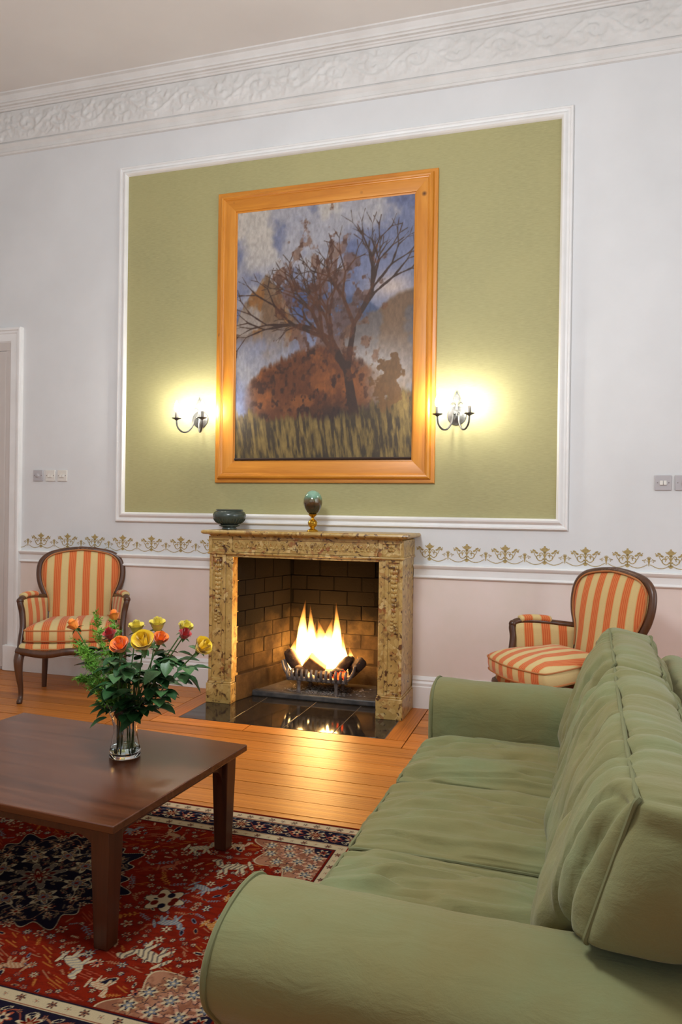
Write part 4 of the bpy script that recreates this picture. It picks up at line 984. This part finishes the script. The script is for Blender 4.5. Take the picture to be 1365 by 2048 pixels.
for y in (-ly, ly): MB().prism(apron(lx - 0.034), 'y', y - 0.011, y + 0.011).obj('apron', 'tableleg', tb)
for x in (-lx, lx): MB().prism(apron(ly - 0.034), 'x', x - 0.011, x + 0.011).obj('apron', 'tableleg', tb)

# ------------------------------------------------------------------ vase of roses
VX, VY, VZ = -1.630, -2.668, TZ + 0.0005
vase = thing('vase', 'waisted clear glass vase of water on the coffee table', 'vase', (VX, VY, VZ))
MB().lathe([(0.002, 0.0), (0.055, 0.0), (0.060, 0.005), (0.060, 0.022), (0.054, 0.045), (0.046, 0.085), (0.045, 0.115), (0.052, 0.150), (0.068, 0.185), (0.082, 0.212), (0.080, 0.214), (0.065, 0.187), (0.049, 0.151), (0.0420, 0.115), (0.043, 0.085), (0.051, 0.045), (0.056, 0.024), (0.050, 0.014), (0.002, 0.012)], 40, caps=False).obj('vessel', 'glass', vase, angle=80)
MB().lathe([(0.002, 0.0135), (0.049, 0.0155), (0.0545, 0.0245), (0.0555, 0.030), (0.0535, 0.040), (0.053, 0.042), (0.002, 0.042)], 32).obj('water', 'water', vase, angle=50)
def petal_mesh(mat, curl, open_):
    def fn(u, v):
        a = (u - 0.5) * 2; wd = math.sin(PI * min(1, 0.16 + 0.84 * v) ** 0.75) * 0.5 + 0.32 * v
        ang = a * (1.15 - 0.25 * v) * (0.55 + 0.45 * min(1, wd * 1.3)); rr = 0.28 + 0.62 * math.sin(v * PI * 0.52) * open_
        lip = curl * max(0, v - 0.7) ** 1.5 * 3
        rr += lip; z = v * 1.25 - 0.12 * a * a * v - lip * 0.5
        return (rr * math.cos(ang), rr * math.sin(ang), z)
    return MB().grid(fn, 6, 6).mesh('petal', mat, angle=80)
def leaf_mesh(mat):
    def fn(u, v):
        a = (u - 0.5) * 2; wd = 0.36 * math.sin(PI * (0.04 + 0.96 * v) ** 0.8) ** 0.8 if v < 1 else 0.0
        return (a * wd, v, 0.10 * abs(a) * math.sin(PI * v) - 0.16 * v * v + 0.012 * math.sin(v * 24) * abs(a))
    return MB().grid(fn, 4, 8).mesh('leaf', mat, angle=80)
LEAF = [leaf_mesh('leaf'), leaf_mesh('leaf2')]
PET = {c: [petal_mesh(c, 0.10, 0.30), petal_mesh(c, 0.35, 0.62), petal_mesh(c, 0.75, 0.95)] for c in ('yellow', 'paleyellow', 'orange', 'red')}
SEP = leaf_mesh('stem')
rl = random.Random(8)
def stem_curve(base, head, neck_z, spread):
    d = head - base; p1 = base + Vector((d.x * 0.10, d.y * 0.10, neck_z * 0.5)); k = 0.055 / max(0.055, math.hypot(d.x, d.y) * 0.42)
    p2 = Vector((base.x + d.x * 0.42 * k, base.y + d.y * 0.42 * k, neck_z))
    return [Vector(p) for p in smoothpath([base, p1, p2, (p2 + head) / 2 + Vector((d.x, d.y, 0)) * 0.05 + Vector((0, 0, 0.02)), head], 6)]
def add_leaf(par, p, dirv, size, kind, inv):
    q = dirv.normalized().to_track_quat('Y', 'Z'); o = put('leaf', LEAF[kind], par)
    o.location = p - inv; o.rotation_mode = 'QUATERNION'; o.rotation_quaternion = q @ Vector((0, 1, 0)).rotation_difference(Vector((0, 1, 0))); o.scale = (size, size, size)
    o.rotation_quaternion = q; return o
def rose(label, head, color, R, openness, leaves, tilt=None):
    head = Vector(head); an = rl.uniform(0, 6.28); base = Vector((VX + 0.030 * math.cos(an), VY + 0.030 * math.sin(an), VZ + 0.017))
    t = thing('rose', label, 'rose', base, group='roses in the glass vase')
    path = stem_curve(base, head, VZ + 0.19, 1)
    MB().sweep([p - base for p in path], 0.0026, 6).obj('stem', 'stem', t)
    axis = (path[-1] - path[-3]).normalized(); axis = (axis + Vector((0, -0.30, 0.45)) + (Vector(tilt) if tilt else Vector((0, 0, 0)))).normalized()
    q = Vector((0, 0, 1)).rotation_difference(axis)
    c0 = head - base - axis * R * 0.55
    for ring, (cnt, sc, kind, lift) in enumerate(((3, 0.46, 0, 0.42), (4, 0.66, 0, 0.28), (5, 0.84, 0, 0.14), (6, 0.96, 0 if openness < 0.6 else 1, 0.0), (5, 1.04, 1 if openness < 0.8 else 2, -0.08))):
        if openness < 0.3 and ring == 4: continue
        for k in range(cnt):
            o = put('petal', PET[color][kind], t); o.location = c0 + axis * R * lift
            o.rotation_mode = 'QUATERNION'; o.rotation_quaternion = q @ Matrix.Rotation(2 * PI * (k / cnt) + ring * 0.7, 3, 'Z').to_quaternion() @ Matrix.Rotation(rl.uniform(-0.08, 0.08), 3, 'Y').to_quaternion()
            o.scale = (R * sc, R * sc, R * sc * (1.75, 1.4, 1.15, 0.95, 0.78)[ring])
    hip = MB().lathe([(0.002, -0.10), (0.16, -0.02), (0.26, 0.10), (0.24, 0.2)], 10).obj('hip', 'stem', t)
    hip.location = c0 - axis * R * 0.05; hip.rotation_mode = 'QUATERNION'; hip.rotation_quaternion = q; hip.scale = (R,) * 3
    for k in range(4):
        o = put('sepal', SEP, t); o.location = c0; o.rotation_mode = 'QUATERNION'
        o.rotation_quaternion = q @ Matrix.Rotation(k * PI / 2 + 0.4, 3, 'Z').to_quaternion() @ Matrix.Rotation(-0.25 + rl.uniform(-0.3, 0.3), 3, 'X').to_quaternion(); o.scale = (R * 0.6, R * 0.95, R)
    leaves = int(leaves * 1.7)
    for k in range(leaves):
        j = 12 + int((len(path) - 16) * (k + rl.random()) / leaves); p = path[min(j, len(path) - 4)]
        an = rl.uniform(0, 6.28); out = Vector((math.cos(an), math.sin(an) * 0.9, rl.uniform(-0.55, 0.35)))
        rad = Vector((p.x - VX, p.y - VY, 0)); out += rad * 5
        pet = 0.035 * rl.random() + 0.012
        add_leaf(t, p + out.normalized() * pet, out, rl.uniform(0.056, 0.088), 0 if rl.random() < 0.72 else 1, base)
        if k % 2 == 0:
            for sgn in (-1, 1):
                side = out.cross(Vector((0, 0, 1))).normalized() * sgn; add_leaf(t, p + out.normalized() * pet * 0.7, out * 0.5 + side * 0.9 + Vector((0, 0, -0.1)), rl.uniform(0.040, 0.062), 0 if rl.random() < 0.8 else 1, base)
    return t
rose('half open orange rose at the far left of the bouquet', (-1.937, -2.58, 0.906), 'orange', 0.033, 0.5, 9, (-0.5, 0, 0.1))
rose('red rosebud at the left of the bouquet, above the front orange rose', (-1.671, -2.72, 0.906), 'red', 0.031, 0.45, 8)
rose('open orange rose at the front of the bouquet', (-1.571, -2.80, 0.882), 'orange', 0.041, 0.65, 8, (0, -0.6, 0))
rose('largest bright yellow rose at the front centre of the bouquet', (-1.472, -2.80, 0.903), 'yellow', 0.050, 0.7, 7, (0, -0.6, 0))
rose('pale yellow rose behind and left of the largest yellow rose', (-1.616, -2.62, 0.919), 'paleyellow', 0.037, 0.65, 7)
rose('pale yellow rose standing highest above the largest yellow rose', (-1.522, -2.62, 0.935), 'paleyellow', 0.039, 0.65, 6)
rose('orange rose tucked behind the right side of the largest yellow rose', (-1.485, -2.66, 0.890), 'orange', 0.036, 0.65, 6, (0.4, -0.2, 0))
rose('pale yellow rose behind the small red bud at the right', (-1.400, -2.62, 0.932), 'paleyellow', 0.035, 0.6, 7)
rose('small red rosebud at the right in front of a yellow rose', (-1.358, -2.70, 0.922), 'red', 0.029, 0.45, 8)
rose('yellow rose leaning out at the far right of the bouquet', (-1.265, -2.74, 0.890), 'yellow', 0.041, 0.65, 9, (0.7, 0, -0.1))
rose('orange rose at the back left of the bouquet before the armchair', (-1.800, -2.50, 0.942), 'orange', 0.031, 0.5, 7)
# feathery green sprays at the left of the bouquet
def fern(label, head, seed):
    head = Vector(head); rf = random.Random(seed); an = rf.uniform(0, 6.28); base = Vector((VX + 0.02 * math.cos(an), VY + 0.02 * math.sin(an), VZ + 0.017))
    t = thing('fern_sprig', label, 'greenery', base)
    path = stem_curve(base, head, VZ + 0.19, 1); MB().sweep([p - base for p in path], 0.0018, 5).obj('stem', 'fern', t)
    f = MB()
    for k in range(80):
        u = 0.42 + 0.58 * k / 79; p = path[int(u * (len(path) - 1))] - base
        L = 0.085 * (1.15 - u * 0.8); an = rf.uniform(0, 6.28); d = Vector((math.cos(an), math.sin(an), rf.uniform(0.0, 0.9))).normalized()
        f.sweep([p, p + d * L], [0.0009, 0.0005], 3)
        for m in range(15):
            s = (m + 1) / 15; pp = p + d * L * s; e = Vector((rf.gauss(0, 1), rf.gauss(0, 1), rf.gauss(0.3, 1))).normalized(); n_ = d.cross(e).normalized() * 0.0019; l_ = 0.013 + 0.007 * rf.random()
            f.add([pp - n_, pp + n_, pp + e * l_], [(0, 1, 2)])
    tag(f.obj('frond', 'fern', t, smooth=False), kind='stuff')
fern('tallest feathery fern spray at the back of the bouquet', (-1.815, -2.62, 0.965), 1)
fern('feathery fern spray at the left front of the bouquet', (-1.800, -2.74, 0.860), 2)
fern('feathery fern spray leaning far left beside the orange rose', (-1.890, -2.62, 0.850), 3)
fern('low drooping fern spray on the left side of the vase', (-1.83, -2.70, 0.72), 4)
fern('feathery fern spray behind the left red rosebud', (-1.730, -2.60, 0.93), 5)

# ------------------------------------------------------------------ striped armchairs
def outline_seat(k=1.0, fx=0.0, back=0.20):
    pts = [(-0.365, -0.255), (-0.335, -0.305), (-0.20, -0.335), (0, -0.352), (0.20, -0.335), (0.335, -0.305), (0.365, -0.255), (0.335, -0.08), (0.295, 0.08), (0.262, back), (0, back + 0.02), (-0.262, back), (-0.295, 0.08), (-0.335, -0.08)]
    p = smoothpath([(x, y, 0) for x, y in pts], 5, closed=True)
    cy = -0.07
    return [((x) * k - (fx if x > 0 else -fx) * (1 if abs(x) > 0.02 else 0), (y - cy) * k + cy) for x, y, _ in p]
def puffy(outl, rings, c):
    """closed padded shape: rings = (scale, z) from bottom to top"""
    vs = []; fs = []; n = len(outl)
    for s, z in rings: vs += [(c[0] + (x - c[0]) * s, c[1] + (y - c[1]) * s, z) for x, y in outl]
    for j in range(len(rings) - 1):
        for i in range(n): fs.append((j * n + i, j * n + (i + 1) % n, (j + 1) * n + (i + 1) % n, (j + 1) * n + i))
    vs += [(c[0], c[1], rings[0][1]), (c[0], c[1], rings[-1][1])]; a, b = len(vs) - 2, len(vs) - 1
    for i in range(n): fs.append((a, (i + 1) % n, i)); fs.append((b, (len(rings) - 1) * n + i, (len(rings) - 1) * n + (i + 1) % n))
    return MB().add(vs, fs)
BACK = smoothpath([(0.243, 0.36), (0.245, 0.50), (0.248, 0.62), (0.262, 0.70), (0.298, 0.785), (0.312, 0.87), (0.298, 0.955), (0.235, 1.012), (0.12, 1.040), (0, 1.052)], 5)
def yb(z): return 0.205 + (z - 0.36) * 0.165
def make_chair(label, loc, rz, cush):
    t = thing('armchair', label, 'armchair', loc, rz, group='striped bergere armchairs by the fireplace')
    right = [(x, z) for x, z in BACK]; full = right + [(-x, z) for x, z in right[::-1][1:]]
    bf = MB().sweep([(x, yb(z), z) for x, z in full], [(0.021, 0.026)] * len(full), 10, up=(0, 1, 0)).obj('back_frame', 'walnut', t, angle=60)
    cr = MB().ball((0, yb(1.06) - 0.012, 1.058), (0.03, 0.02, 0.016), 10, 8)
    for sx in (-1, 1):
        for k in range(3): cr.ball((sx * (0.03 + 0.024 * k), yb(1.055) - 0.012, 1.056 - 0.004 * k), (0.02, 0.016, 0.012 - 0.002 * k), 8, 6)
    cr.obj('carved_crest', 'walnut', bf)
    # upholstered back: both faces
    loop = [(x * 0.955, z) for x, z in full] ; c = (0, 0.70); loop += [(x, 0.36) for x in (-0.16, -0.08, 0, 0.08, 0.16)]
    n = len(loop); vs = []; fs = []; rings = [1.0, 0.97, 0.92, 0.85, 0.7, 0.5, 0.25]
    for face in (0, 1):
        for r in rings:
            for x, z in loop:
                X, Z = x * r, c[1] + (z - c[1]) * r; bul = (0.012 + 0.040 * (1 - r ** 4) ** 0.8)
                vs.append((X, yb(Z) + (-bul if face == 0 else bul * 0.6), Z))
        vs.append((0, yb(0.70) + (-0.052 if face == 0 else 0.031), 0.70))
    S = n * len(rings) + 1
    for face in (0, 1):
        for j in range(len(rings) - 1):
            for i in range(n): fs.append((face * S + j * n + i, face * S + j * n + (i + 1) % n, face * S + (j + 1) * n + (i + 1) % n, face * S + (j + 1) * n + i))
        for i in range(n): fs.append((face * S + (len(rings) - 1) * n + i, face * S + (len(rings) - 1) * n + (i + 1) % n, face * S + S - 1))
    MB().add(vs, fs).obj('back_upholstery', 'stripe_x', t, angle=70)
    MB().sweep([(x * 0.93, yb(z) - 0.027, z) for x, z in full[8:-8]], 0.006, 6).obj('back_braid', 'gimp', t)
    # seat
    o0 = outline_seat()
    rail = MB(); n = len(o0)
    rail.sweep([(x, y, 0.352 + 0.010 * math.cos(x * 18) * (1 if y < -0.2 else 0)) for x, y in o0], [(0.026, 0.018)] * n, 8, closed=True, up=(0, 0, 1))
    rail.obj('seat_rail', 'walnut', t, angle=60)
    deck = puffy(outline_seat(0.985), [(0.96, 0.352), (0.995, 0.358), (1.0, 0.38), (0.99, 0.402), (0.95, 0.414), (0.6, 0.418)], (0, -0.07)); deck.obj('seat_deck', 'stripe_x', t, angle=70)
    MB().sweep([(x, y, 0.378) for x, y in outline_seat(0.992)], 0.005, 6, closed=True).obj('deck_braid', 'gimp', t)
    ol = outline_seat(0.95, 0.022, 0.165)
    cu = puffy(ol, [(0.90, 0.418), (0.975, 0.424), (1.0, 0.438), (1.01, 0.470), (1.0, 0.505), (0.965, 0.522), (0.88, 0.536), (0.7, 0.552), (0.45, 0.562), (0.2, 0.566)], (0, -0.07))
    v = np.array(cu.v); v[:, 2] += np.where(v[:, 2] > 0.5, 0.012 * (fbm(v[:, 0] * 7, v[:, 1] * 7, seed=int(abs(rz) * 100)) - 0.5), 0); cu.v = [tuple(p) for p in v]
    cuo = cu.obj('seat_cushion', 'stripe_x', t, angle=70)
    for s, z in ((1.004, 0.508), (1.004, 0.434)):
        MB().sweep([(x * s, (y + 0.07) * s - 0.07, z) for x, y in ol], 0.0045, 6, closed=True).obj('cushion_piping', 'gimp', cuo)
    cuo.location = cush[0]; cuo.rotation_euler = cush[1]
    # arms
    for sx in (-1, 1):
        P = smoothpath([(sx * 0.258, yb(0.69) - 0.002, 0.688), (sx * 0.288, 0.16, 0.700), (sx * 0.325, 0.03, 0.716), (sx * 0.358, -0.085, 0.722), (sx * 0.372, -0.135, 0.712), (sx * 0.372, -0.152, 0.684), (sx * 0.358, -0.155, 0.62), (sx * 0.348, -0.178, 0.52), (sx * 0.352, -0.215, 0.43), (sx * 0.352, -0.245, 0.365)], 5)
        rad = [(0.020, 0.022)] * len(P)
        ar = MB().sweep(P, rad, 10); ar.ball((sx * 0.374, -0.146, 0.703), (0.026, 0.024, 0.024), 12, 8)
        ar.obj('arm', 'walnut', t, angle=60)
        pa = MB().sweep(smoothpath([(sx * 0.305, 0.10, 0.726), (sx * 0.322, 0.05, 0.734), (sx * 0.342, -0.02, 0.739), (sx * 0.358, -0.08, 0.737), (sx * 0.364, -0.105, 0.730)], 4), [(0.006, 0.014)] + [(0.022, 0.030)] * 15 + [(0.008, 0.016)], 12, up=(0, 0, 1)); pa.obj('arm_pad', 'stripe_y', t, angle=70)
        A = P[:21]
        def side(u, v_, A=A, sx=sx):
            q = A[min(int(u * (len(A) - 1) + 0.5), len(A) - 1)]; zt = q[2] - 0.012; z = 0.40 + (zt - 0.40) * v_
            bow = 0.016 * math.sin(PI * v_) * math.sin(PI * u); k = 1 - 0.02 * (1 - v_)
            return ((q[0] - sx * (0.012 + bow)) * k, q[1], z)
        sp = MB().grid(side, 20, 8).obj('side_panel', 'stripe_y', t, solid=0.022, angle=70)
        MB().sweep([side(u / 20, 0.95) for u in range(1, 20)], 0.005, 6).obj('side_braid', 'gimp', t)
        # cabriole front leg and raked back leg
        L = smoothpath([(sx * 0.340, -0.262, 0.372), (sx * 0.352, -0.300, 0.300), (sx * 0.346, -0.308, 0.20), (sx * 0.336, -0.300, 0.11), (sx * 0.334, -0.304, 0.045), (sx * 0.338, -0.322, 0.014), (sx * 0.339, -0.328, 0.0)], 4)
        rr_ = np.interp(np.linspace(0, 6, len(L)), [0, 1, 2, 3, 4, 5, 6], [0.036, 0.033, 0.024, 0.018, 0.016, 0.020, 0.017]).tolist()
        MB().sweep(L, rr_, 10, up=(0, 1, 0)).obj('leg', 'walnut', t, angle=60)
        L = smoothpath([(sx * 0.246, yb(0.36) + 0.002, 0.37), (sx * 0.248, 0.19, 0.25), (sx * 0.250, 0.178, 0.12), (sx * 0.252, 0.175, 0.0)], 4)
        MB().sweep(L, np.linspace(0.026, 0.018, len(L)).tolist(), 8, up=(0, 1, 0)).obj('leg', 'walnut', t, angle=60)
    return t
make_chair('orange and cream striped armchair left of the fireplace, facing us behind the roses', (-3.525, -0.42, 0), math.radians(30), ((0, 0, 0), (0, 0, 0)))
make_chair('orange and cream striped armchair right of the fireplace behind the green sofa, seat cushion askew', (0.06, -0.66, 0), math.radians(-49), ((0.01, -0.060, 0.050), (math.radians(5), math.radians(-2), math.radians(-8))))

# ------------------------------------------------------------------ sofa
sofa = thing('sofa', 'sage green three seat sofa with loose linen cushions at the right', 'sofa', (-0.565, -2.90, 0.0), -0.035)
LEN = 1.055
MB().box(0.02, 0.98, -1.03, 1.03, 0.03, 0.285).obj('base', 'linen', sofa, bevel=0.02, seg=3)
for x, y in ((0.09, -0.98), (0.09, 0.98), (0.9, -0.98), (0.9, 0.98)): MB().lathe([(0.018, 0.0), (0.026, 0.03)], 14, (x, y, 0)).obj('foot', 'walnut', sofa)
def resample(poly, n):
    P = np.array(poly, float); d = np.r_[0, np.cumsum(np.hypot(*np.diff(P, axis=0).T))]; s = np.linspace(0, d[-1], n)
    return np.stack([np.interp(s, d, P[:, 0]), np.interp(s, d, P[:, 1])], 1)
armp = [(0.822, 0.10), (0.822, 0.30)] + [(p[0], p[1]) for p in smoothpath([(0.822, 0.48, 0), (0.826, 0.57, 0), (0.848, 0.625, 0), (0.89, 0.655, 0), (0.945, 0.664, 0), (1.005, 0.658, 0), (1.06, 0.638, 0), (1.10, 0.605, 0), (1.114, 0.565, 0), (1.104, 0.522, 0), (1.075, 0.484, 0), (1.050, 0.452, 0), (1.044, 0.40, 0)], 5)] + [(1.044, 0.04), (0.83, 0.04)]
for sg in (1, -1):
    pr_ = resample(armp, 110); nx_ = 64; n = len(pr_); cen = np.array([0.96, 0.45]); vs = []; fs = []
    xs_ = np.concatenate([[-0.004, 0.0, 0.006, 0.014], np.linspace(0.03, 0.985, nx_ - 6), [0.995, 1.0]])
    sc_ = np.concatenate([[0.93, 0.965, 0.99, 1.0], np.ones(nx_ - 6), [0.985, 0.95]])
    for x, s_ in zip(xs_, sc_):
        q = cen + (pr_ - cen) * s_
        dd = 0.010 * (fbm(np.full(n, x * 5.0 + sg * 9), q[:, 1] * 6, q[:, 0] * 6, seed=60 + sg) - 0.5) + 0.006 * (fbm(np.full(n, x * 16.0), q[:, 1] * 5, q[:, 0] * 5, seed=61) - 0.5)
        q = q + (q - cen) / np.linalg.norm(q - cen, axis=1, keepdims=True) * dd[:, None]
        vs += [(x, sg * a_, b_) for a_, b_ in q]
    m = len(xs_)
    for j in range(m - 1):
        for i in range(n): fs.append((j * n + i, j * n + (i + 1) % n, (j + 1) * n + (i + 1) % n, (j + 1) * n + i))
    fs += [tuple(range(n)), tuple((m - 1) * n + i for i in range(n))]
    ao = MB().add(vs, fs).obj('arm', 'linen', sofa, angle=65)
    MB().sweep([(0.010, sg * a_, b_) for a_, b_ in pr_[14:-14]], 0.0058, 8).obj('arm_piping', 'piping', ao)
# back frame with a rounded top
bp_ = [(0.80, 0.10), (0.86, 0.60)] + [(p[0], p[1]) for p in smoothpath([(0.895, 0.74, 0), (0.915, 0.80, 0), (0.955, 0.825, 0), (1.01, 0.81, 0), (1.045, 0.76, 0), (1.05, 0.66, 0)], 5)] + [(1.03, 0.04), (0.80, 0.04)]
MB().prism(bp_, 'y', -1.03, 1.03).obj('back_frame', 'linen', sofa, bevel=0.012, seg=3, angle=35)
def cube_grid(nx, ny, nz):
    key = {}; vs = []; fs = []
    w = lambda i, n: math.sin(PI / 2 * (2 * i / n - 1)) * 0.55 + (2 * i / n - 1) * 0.45
    def vid(i, j, k):
        if (i, j, k) not in key: key[(i, j, k)] = len(vs); vs.append((w(i, nx), w(j, ny), w(k, nz)))
        return key[(i, j, k)]
    for i in range(nx):
        for j in range(ny):
            for k in (0, nz): q = (vid(i, j, k), vid(i + 1, j, k), vid(i + 1, j + 1, k), vid(i, j + 1, k)); fs.append(q)
    for i in range(nx):
        for k in range(nz):
            for j in (0, ny): fs.append((vid(i, j, k), vid(i + 1, j, k), vid(i + 1, j, k + 1), vid(i, j, k + 1)))
    for j in range(ny):
        for k in range(nz):
            for i in (0, nx): fs.append((vid(i, j, k), vid(i, j + 1, k), vid(i, j + 1, k + 1), vid(i, j, k + 1)))
    return np.array(vs), fs
def rounded(P, h, r, puff):
    h = np.array(h); q = P * h; inner = np.clip(q, -(h - r), h - r); d = q - inner; L = np.linalg.norm(d, axis=1, keepdims=True)
    p = np.where(L > 1e-9, inner + d / np.maximum(L, 1e-9) * r, q)
    x, y, z = P.T
    p[:, 0] += puff[0] * x * (1 - y ** 2) * (1 - z ** 2); p[:, 1] += puff[1] * y * (1 - x ** 2) * (1 - z ** 2); p[:, 2] += puff[2] * z * (1 - x ** 4) * (1 - y ** 4)
    return p
def perim(axis, sgn, n=60):
    t = np.linspace(-1, 1, n, endpoint=False); o = np.ones(n)
    u = np.concatenate([t, o, -t, -o]); v = np.concatenate([-o, t, o, -t]); a = np.full(4 * n, sgn, float)
    return {0: np.stack([a, u, v], 1), 1: np.stack([u, a, v], 1), 2: np.stack([u, v, a], 1)}[axis]
CG = cube_grid(64, 72, 12)
def soft_cushion(name, place, h, r, puff, wr, paxis, label, parent=sofa, pip=0.0052):
    P, F = CG
    def shape(Pp): return place(rounded(Pp, h, r, puff), Pp)
    p = shape(P)
    mb = MB(); mb.v = [tuple(q) for q in p]; mb.f = F
    me = mb.mesh(name, 'linen', angle=80)
    co = np.zeros(len(me.vertices) * 3); me.vertices.foreach_get('co', co); co = co.reshape(-1, 3)
    no = np.zeros_like(co); me.vertices.foreach_get('normal', no.ravel()); nr = np.array([v.normal[:] for v in me.vertices])
    edge = np.clip(1 - np.max(np.abs(P) * (np.arange(3) != paxis), axis=1) ** 6, 0, 1)
    co = co + nr * (wr(co, P) * (0.35 + 0.65 * edge))[:, None]
    me.vertices.foreach_set('co', co.ravel()); me.update()
    o = put(name, me, parent); o['label'] = label
    for sg in (-1, 1):
        q = shape(perim(paxis, sg)); MB().sweep([tuple(a) for a in q], pip, 7, closed=True).obj('piping', 'piping', o)
    return o
for k, (s0, nm) in enumerate(((0.547, 'far'), (0.0, 'middle'), (-0.547, 'near'))):
    def place(p, P, s0=s0): return np.stack([0.355 + p[:, 0], s0 + p[:, 1], 0.372 + p[:, 2] - 0.012 * P[:, 0] ** 2 * (P[:, 0] < 0) ], 1)
    def wr(co, P, k=k):
        a = fbm(co[:, 0] * 2.2 + k * 7, co[:, 1] * 26, seed=70 + k, oct=3) - 0.5; b = fbm(co[:, 0] * 7, co[:, 1] * 9 + k, seed=75, oct=3) - 0.5
        rid = np.exp(-((co[:, 1] - s0 - 0.05 * np.sin(co[:, 0] * 5 + k) - 0.10 + 0.1 * k) / 0.012) ** 2) * np.clip(co[:, 0] * 2, 0, 1)
        fold = np.abs(fbm(co[:, 0] * 2.0 + k, co[:, 1] * 13, seed=95 + k, oct=2) - 0.5)
        return np.where(P[:, 2] > 0.3, 0.052 * a + 0.020 * b - 0.012 * rid - 0.018 * np.exp(-(fold / 0.03) ** 2), 0.006 * b)
    soft_cushion('seat_cushion', place, (0.365, 0.270, 0.083), 0.030, (0.012, 0.004, 0.034), wr, 2, nm + ' seat cushion')
def arm_top(s):
    s = np.abs(s); pts = np.array([(0.0, 0.470), (0.70, 0.470), (0.80, 0.53), (0.84, 0.635), (0.88, 0.674), (0.93, 0.690), (1.2, 0.690)]); return np.interp(s, pts[:, 0], pts[:, 1])
for k, (s0, hw, nm) in enumerate(((0.535, 0.345, 'far'), (-0.105, 0.300, 'middle'), (-0.690, 0.300, 'near'))):
    H_ = 0.255; up = np.array([0.165, 0.486]) / np.hypot(0.165, 0.486); th_ = np.array([0.975, -0.22])
    def place(p, P, s0=s0, k=k):
        # p: x along length, y height, z thickness (front = -1)
        hgt = p[:, 1] + H_; tk = p[:, 2] + 0.085
        fat = 1.0 + 0.25 * np.sin(np.clip(hgt / (2 * H_), 0, 1) * PI) * (P[:, 2] < 0)
        z = 0.462 + up[1] * hgt + th_[1] * tk * np.clip(hgt / (2 * H_), 0, 1)
        s = s0 + p[:, 0]
        zmin = arm_top(s); z = np.where(z < 0.95, zmin + (z - 0.470) * (0.95 - zmin) / 0.48, z)
        t = 0.560 + 0.31 * (z - 0.462) + 0.07 * np.clip(tk, 0, 1) + th_[0] * tk
        z = z - (0.012 if k == 1 else 0.0)
        return np.stack([t, s, z], 1)
    def wr(co, P, k=k):
        a = fbm(co[:, 1] * 20 + k * 5, co[:, 2] * 1.8 + co[:, 0] * 2, seed=80 + k, oct=2) - 0.5; b = fbm(co[:, 1] * 8, co[:, 2] * 8, co[:, 0] * 8, seed=85 + k, oct=3) - 0.5
        g = np.clip(P[:, 1], 0, 1) ** 3
        g = np.maximum(g, 0.35 * np.clip(np.abs(P[:, 0]), 0, 1) ** 4)
        fold = np.abs(fbm(co[:, 1] * 9 + co[:, 2] * 1.5, co[:, 2] * 1.8 + co[:, 0] * 1.5 + k, seed=90 + k, oct=2) - 0.5)
        return 0.028 * b + (0.018 + 0.032 * g) * a - 0.020 * np.exp(-(fold / 0.06) ** 2)
    soft_cushion('back_cushion', place, (hw, H_, 0.085), 0.032, (0.038 if k == 2 else 0.018, 0.026, 0.060), wr, 2, nm + ' back cushion')
